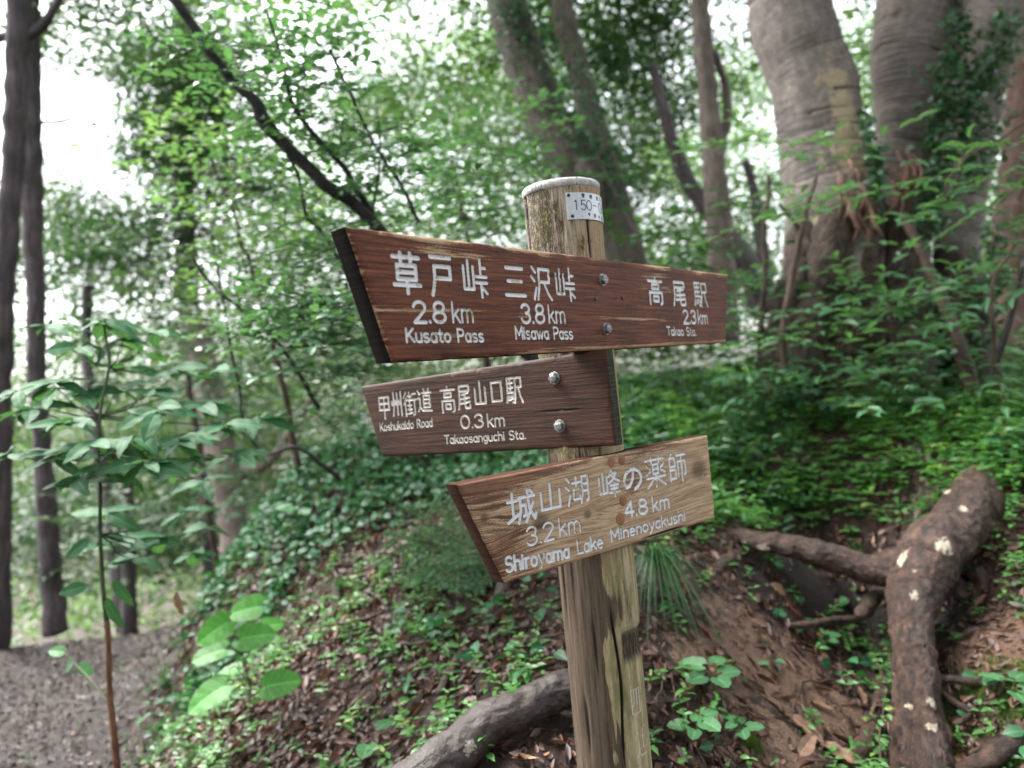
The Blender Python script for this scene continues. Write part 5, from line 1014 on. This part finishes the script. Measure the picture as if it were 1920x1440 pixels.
# --- distant woodland
def far_mass(name, label, rects, seed, lf):
    rng = np.random.default_rng(seed); bags = {}
    for (x, y, rx, ry, d, m, dens) in rects: blob_leaves(bags, x, y, rx, ry, d, m, dens, rng, lf)
    root = None
    for m, bb in bags.items():
        o = obj(name, bb, MATS[m]); o['kind'] = 'stuff'
far_mass('distant_woodland', '', [(300,650,260,120,15,'G',.7),(560,620,200,120,14,'G',.7),(800,260,200,120,15,'G',.7),(1180,180,200,140,15,'G',.6),(560,450,160,120,14,'G',.6),(380,150,90,120,14,'G',.6),(1270,480,160,90,12,'G',.6),(980,560,300,90,11,'G',.6),(130,480,200,90,19,'G',.7),(60,330,60,60,19,'G',.3),(350,330,160,100,18,'G',.7),(640,220,140,80,18,'G',.7),(1100,330,200,120,18,'D',.7),(1000,80,160,110,18,'Y',.7),(250,760,330,110,20,'Y',.8),(120,960,330,170,17,'Y',.9),(450,900,260,190,18,'Y',.9),(650,700,260,170,18,'Y',.8),(700,450,200,120,20,'Y',.6),(950,450,250,170,18,'Y',.8),(950,650,350,120,15,'Y',.8),(1350,420,230,190,17,'Y',1.0),(1250,600,260,120,14,'Y',.8),(1400,180,110,110,20,'Y',.7),
   (1900,400,160,260,16,'Y',.8),(1700,200,160,200,16,'Y',.8),(900,180,220,110,20,'Y',.55),(560,330,160,90,20,'Y',.45),(100,640,150,50,20,'Y',.5),(-150,800,200,300,18,'Y',.8),(2100,400,200,400,16,'Y',.8),(450,180,110,70,16,'G',.4),(230,1120,330,60,13,'Y',.7),(620,60,90,50,20,'G',.3)], 90, .15)
# --- laurel sapling, lower left: every leaf its own part
rng = np.random.default_rng(99)
lm = [leaf_mesh('leaf', F_LAUREL, .125, .05, LAUREL, .13, .12+.09*k, .012, 14, 5, seed=k) for k in range(4)]
sap = thing('laurel_sapling', 'slim laurel sapling with long glossy leaves in spreading tiers, lower left', 'sapling', hit(222, 1500))
b = Bag(); b2 = Bag()
P, R = rp([(222,1500,2.15,14),(216,1400,2.15,13),(206,1300,2.15,11),(203,1200,2.15,10),(200,1165,2.15,11)]); tube(b, P, R, 10, .008, dsp(.0012, 80, 3), seed=1)
P, R = rp([(200,1168,2.15,9),(193,1100,2.15,8),(188,1000,2.15,7),(188,900,2.15,7),(184,850,2.15,7),(190,760,2.2,6),(205,680,2.25,5),(195,610,2.3,4)]); tube(b2, P, R, 8, .01, dsp(.0006, 80, 3), seed=2)
tips = [(195,605,2.3,6),(150,650,2.3,5),(230,640,2.35,5),(100,720,2.2,5),(60,770,2.15,5),(30,735,2.2,4),(20,850,2.2,4),(130,790,2.1,6),(150,735,2.25,5),(215,725,2.3,5),(280,735,2.25,5),(180,830,2.05,5),(110,850,2.1,4),(250,820,2.05,6),(300,770,2.1,5),(340,820,2.1,6),(270,870,2.0,5),(210,880,2.1,4),
        (380,760,2.3,5),(420,800,2.2,5),(440,850,2.15,4),(330,700,2.4,5),(400,700,2.5,4),(150,900,2.1,4),(320,680,2.6,4),(240,690,2.5,4),(360,860,2.2,3),(90,610,2.4,3),(290,620,2.5,3),(480,790,2.4,4),
        (230,1010,2.3,3),(300,1010,2.4,4),(340,960,2.5,4),(380,900,2.6,3),(360,1040,2.5,3),(200,960,2.4,2),(250,1050,2.4,3),(170,1030,2.3,2),(330,880,2.7,3),(385,990,2.6,2)]
stem_nodes = [W(188,1000,2.15), W(184,850,2.15), W(190,780,2.2), W(205,690,2.25)]
for k, (x, y, d, n) in enumerate(tips):
    tp = W(x, y, d); nd = stem_nodes[0] if y > 940 else stem_nodes[1] if y > 790 else stem_nodes[2] if y > 690 else stem_nodes[3]
    tube(b2, [nd, (nd+tp)/2+[0, 0, -.02], tp], [.0026, .002, .0013], 5, .03, seed=k, wob=.01)
    a0 = rng.uniform(0, 6.28); hd = nrmz((tp-nd)*[1, 1, 0]+1e-3)
    n += 2
    for m in range(n):
        a = a0+m*6.28/n+rng.normal(0, .25); ax = np.array([math.cos(a), math.sin(a)*.7, rng.uniform(-.3, .22)])+hd*.35
        nr = nrmz(np.array([0, -.5, 1.])+rng.normal(0, .3, 3)); o = bpy.data.objects.new('leaf', lm[int(rng.integers(4))]); COL.objects.link(o)
        orient(o, tp+rng.normal(0, .006, 3), ax, nr, sap, rng.uniform(.6, 1.05))
for (x, y, d, ax, s) in [(166,1098,2.1,(-1,0,-.15),.75),(200,1120,2.1,(.25,.1,-1),.85),(212,1085,2.12,(.45,.1,-1),.8),(170,1010,2.2,(-.8,-.1,-.5),.8)]:
    o = bpy.data.objects.new('leaf', lm[0]); COL.objects.link(o); orient(o, W(x, y, d), ax, (-.3, -1, .35), sap, s)
obj('lower_stem', b, bark_mat('orange_stem_bark', (.12, .05, .025), (.26, .13, .07), .3, 90, .6), sap); obj('stem', b2, bark_mat('green_stem_bark', (.03, .045, .02), (.09, .10, .05), .3, 90, .4), sap)
o = bpy.data.objects.new('leaf', dm[1]); COL.objects.link(o); orient(o, W(330, 1110, 2.3), (.2, 0, -1), (-.2, -1, .2), sap, .8); o['label'] = 'withered pinkish brown leaf'
sl = thing('seedling', 'tiny two-leaved shoot left of the sapling stem above the path', 'seedling', W(205, 1320, 2.3))
b = Bag(); P, R = rp([(205,1320,2.3,4),(170,1275,2.35,4),(135,1240,2.4,3),(118,1222,2.42,3)]); tube(b, P, R, 5, .02); obj('stem', b, M_STEM, sl)
for (x, y, ax) in ((118,1222,(-1,0,.2)),(135,1240,(-.6,.2,-.6)),(150,1250,(.6,0,-.4))):
    o = bpy.data.objects.new('leaf', sm[0]); COL.objects.link(o); orient(o, W(x, y, 2.4), ax, (0, -.7, .7), sl, .8)

# --- unseen woodland added to cut sky fill: overhead, sides and behind the photographer
rng = np.random.default_rng(123); sb_ = {}
def mass(cx, cy, cz, rx, ry, rz, n, lf, mat):
    per = 10; nc = n//per; u = nrmz(rng.normal(0, 1, (nc, 3)))*(rng.random((nc, 1))**.35); C = np.array([cx, cy, cz])+u*[rx, ry, rz]
    P = np.repeat(C, per, 0)+rng.normal(0, 1, (nc*per, 3))*[lf*1.8, lf*1.8, lf*.8]
    leaves(sb_.setdefault(mat, Bag()), P, rdir(len(P), rng, .35), np.array([0, 0, 1.])+rng.normal(0, .5, P.shape), rng.uniform(.7, 1.2, len(P))*lf, rng.uniform(.4, .6, len(P))*lf, T_R)
for k in range(11):
    a = math.radians(-100-16*k); R_ = 8.0+(k % 3); mass(math.sin(a)*R_, math.cos(a)*R_, 2.5+(k % 2), 2.4, 2.4, 3.6, 3600, .2, 'D' if k % 2 else 'G')
for (x, y, z, rx, ry, rz, n, m) in [(1.5,3.5,6.5,3,3,1.2,7000,'G'),(5.0,1.0,6,3,3,1.4,3500,'D'),(-1,-3.5,6.5,3.5,3,1.3,6500,'G'),(-5,-2,6,3,3,1.4,5000,'D'),(3.5,-3,6,3,3,1.4,6000,'G'),(6,4.5,5,2.2,3,2.4,2200,'D'),(-1.5,7.5,7,3.5,2.5,1.2,4500,'Y'),(3,8.5,7.5,3.5,2.5,1.4,4500,'G'),(-6.5,2,4,2,2.6,2,3500,'G')]:
    mass(x, y, z, rx, ry, rz, n, .17, m)
for m, bb in sb_.items(): tag(obj('added_shade_canopy', bb, MATS[m]), kind='stuff')
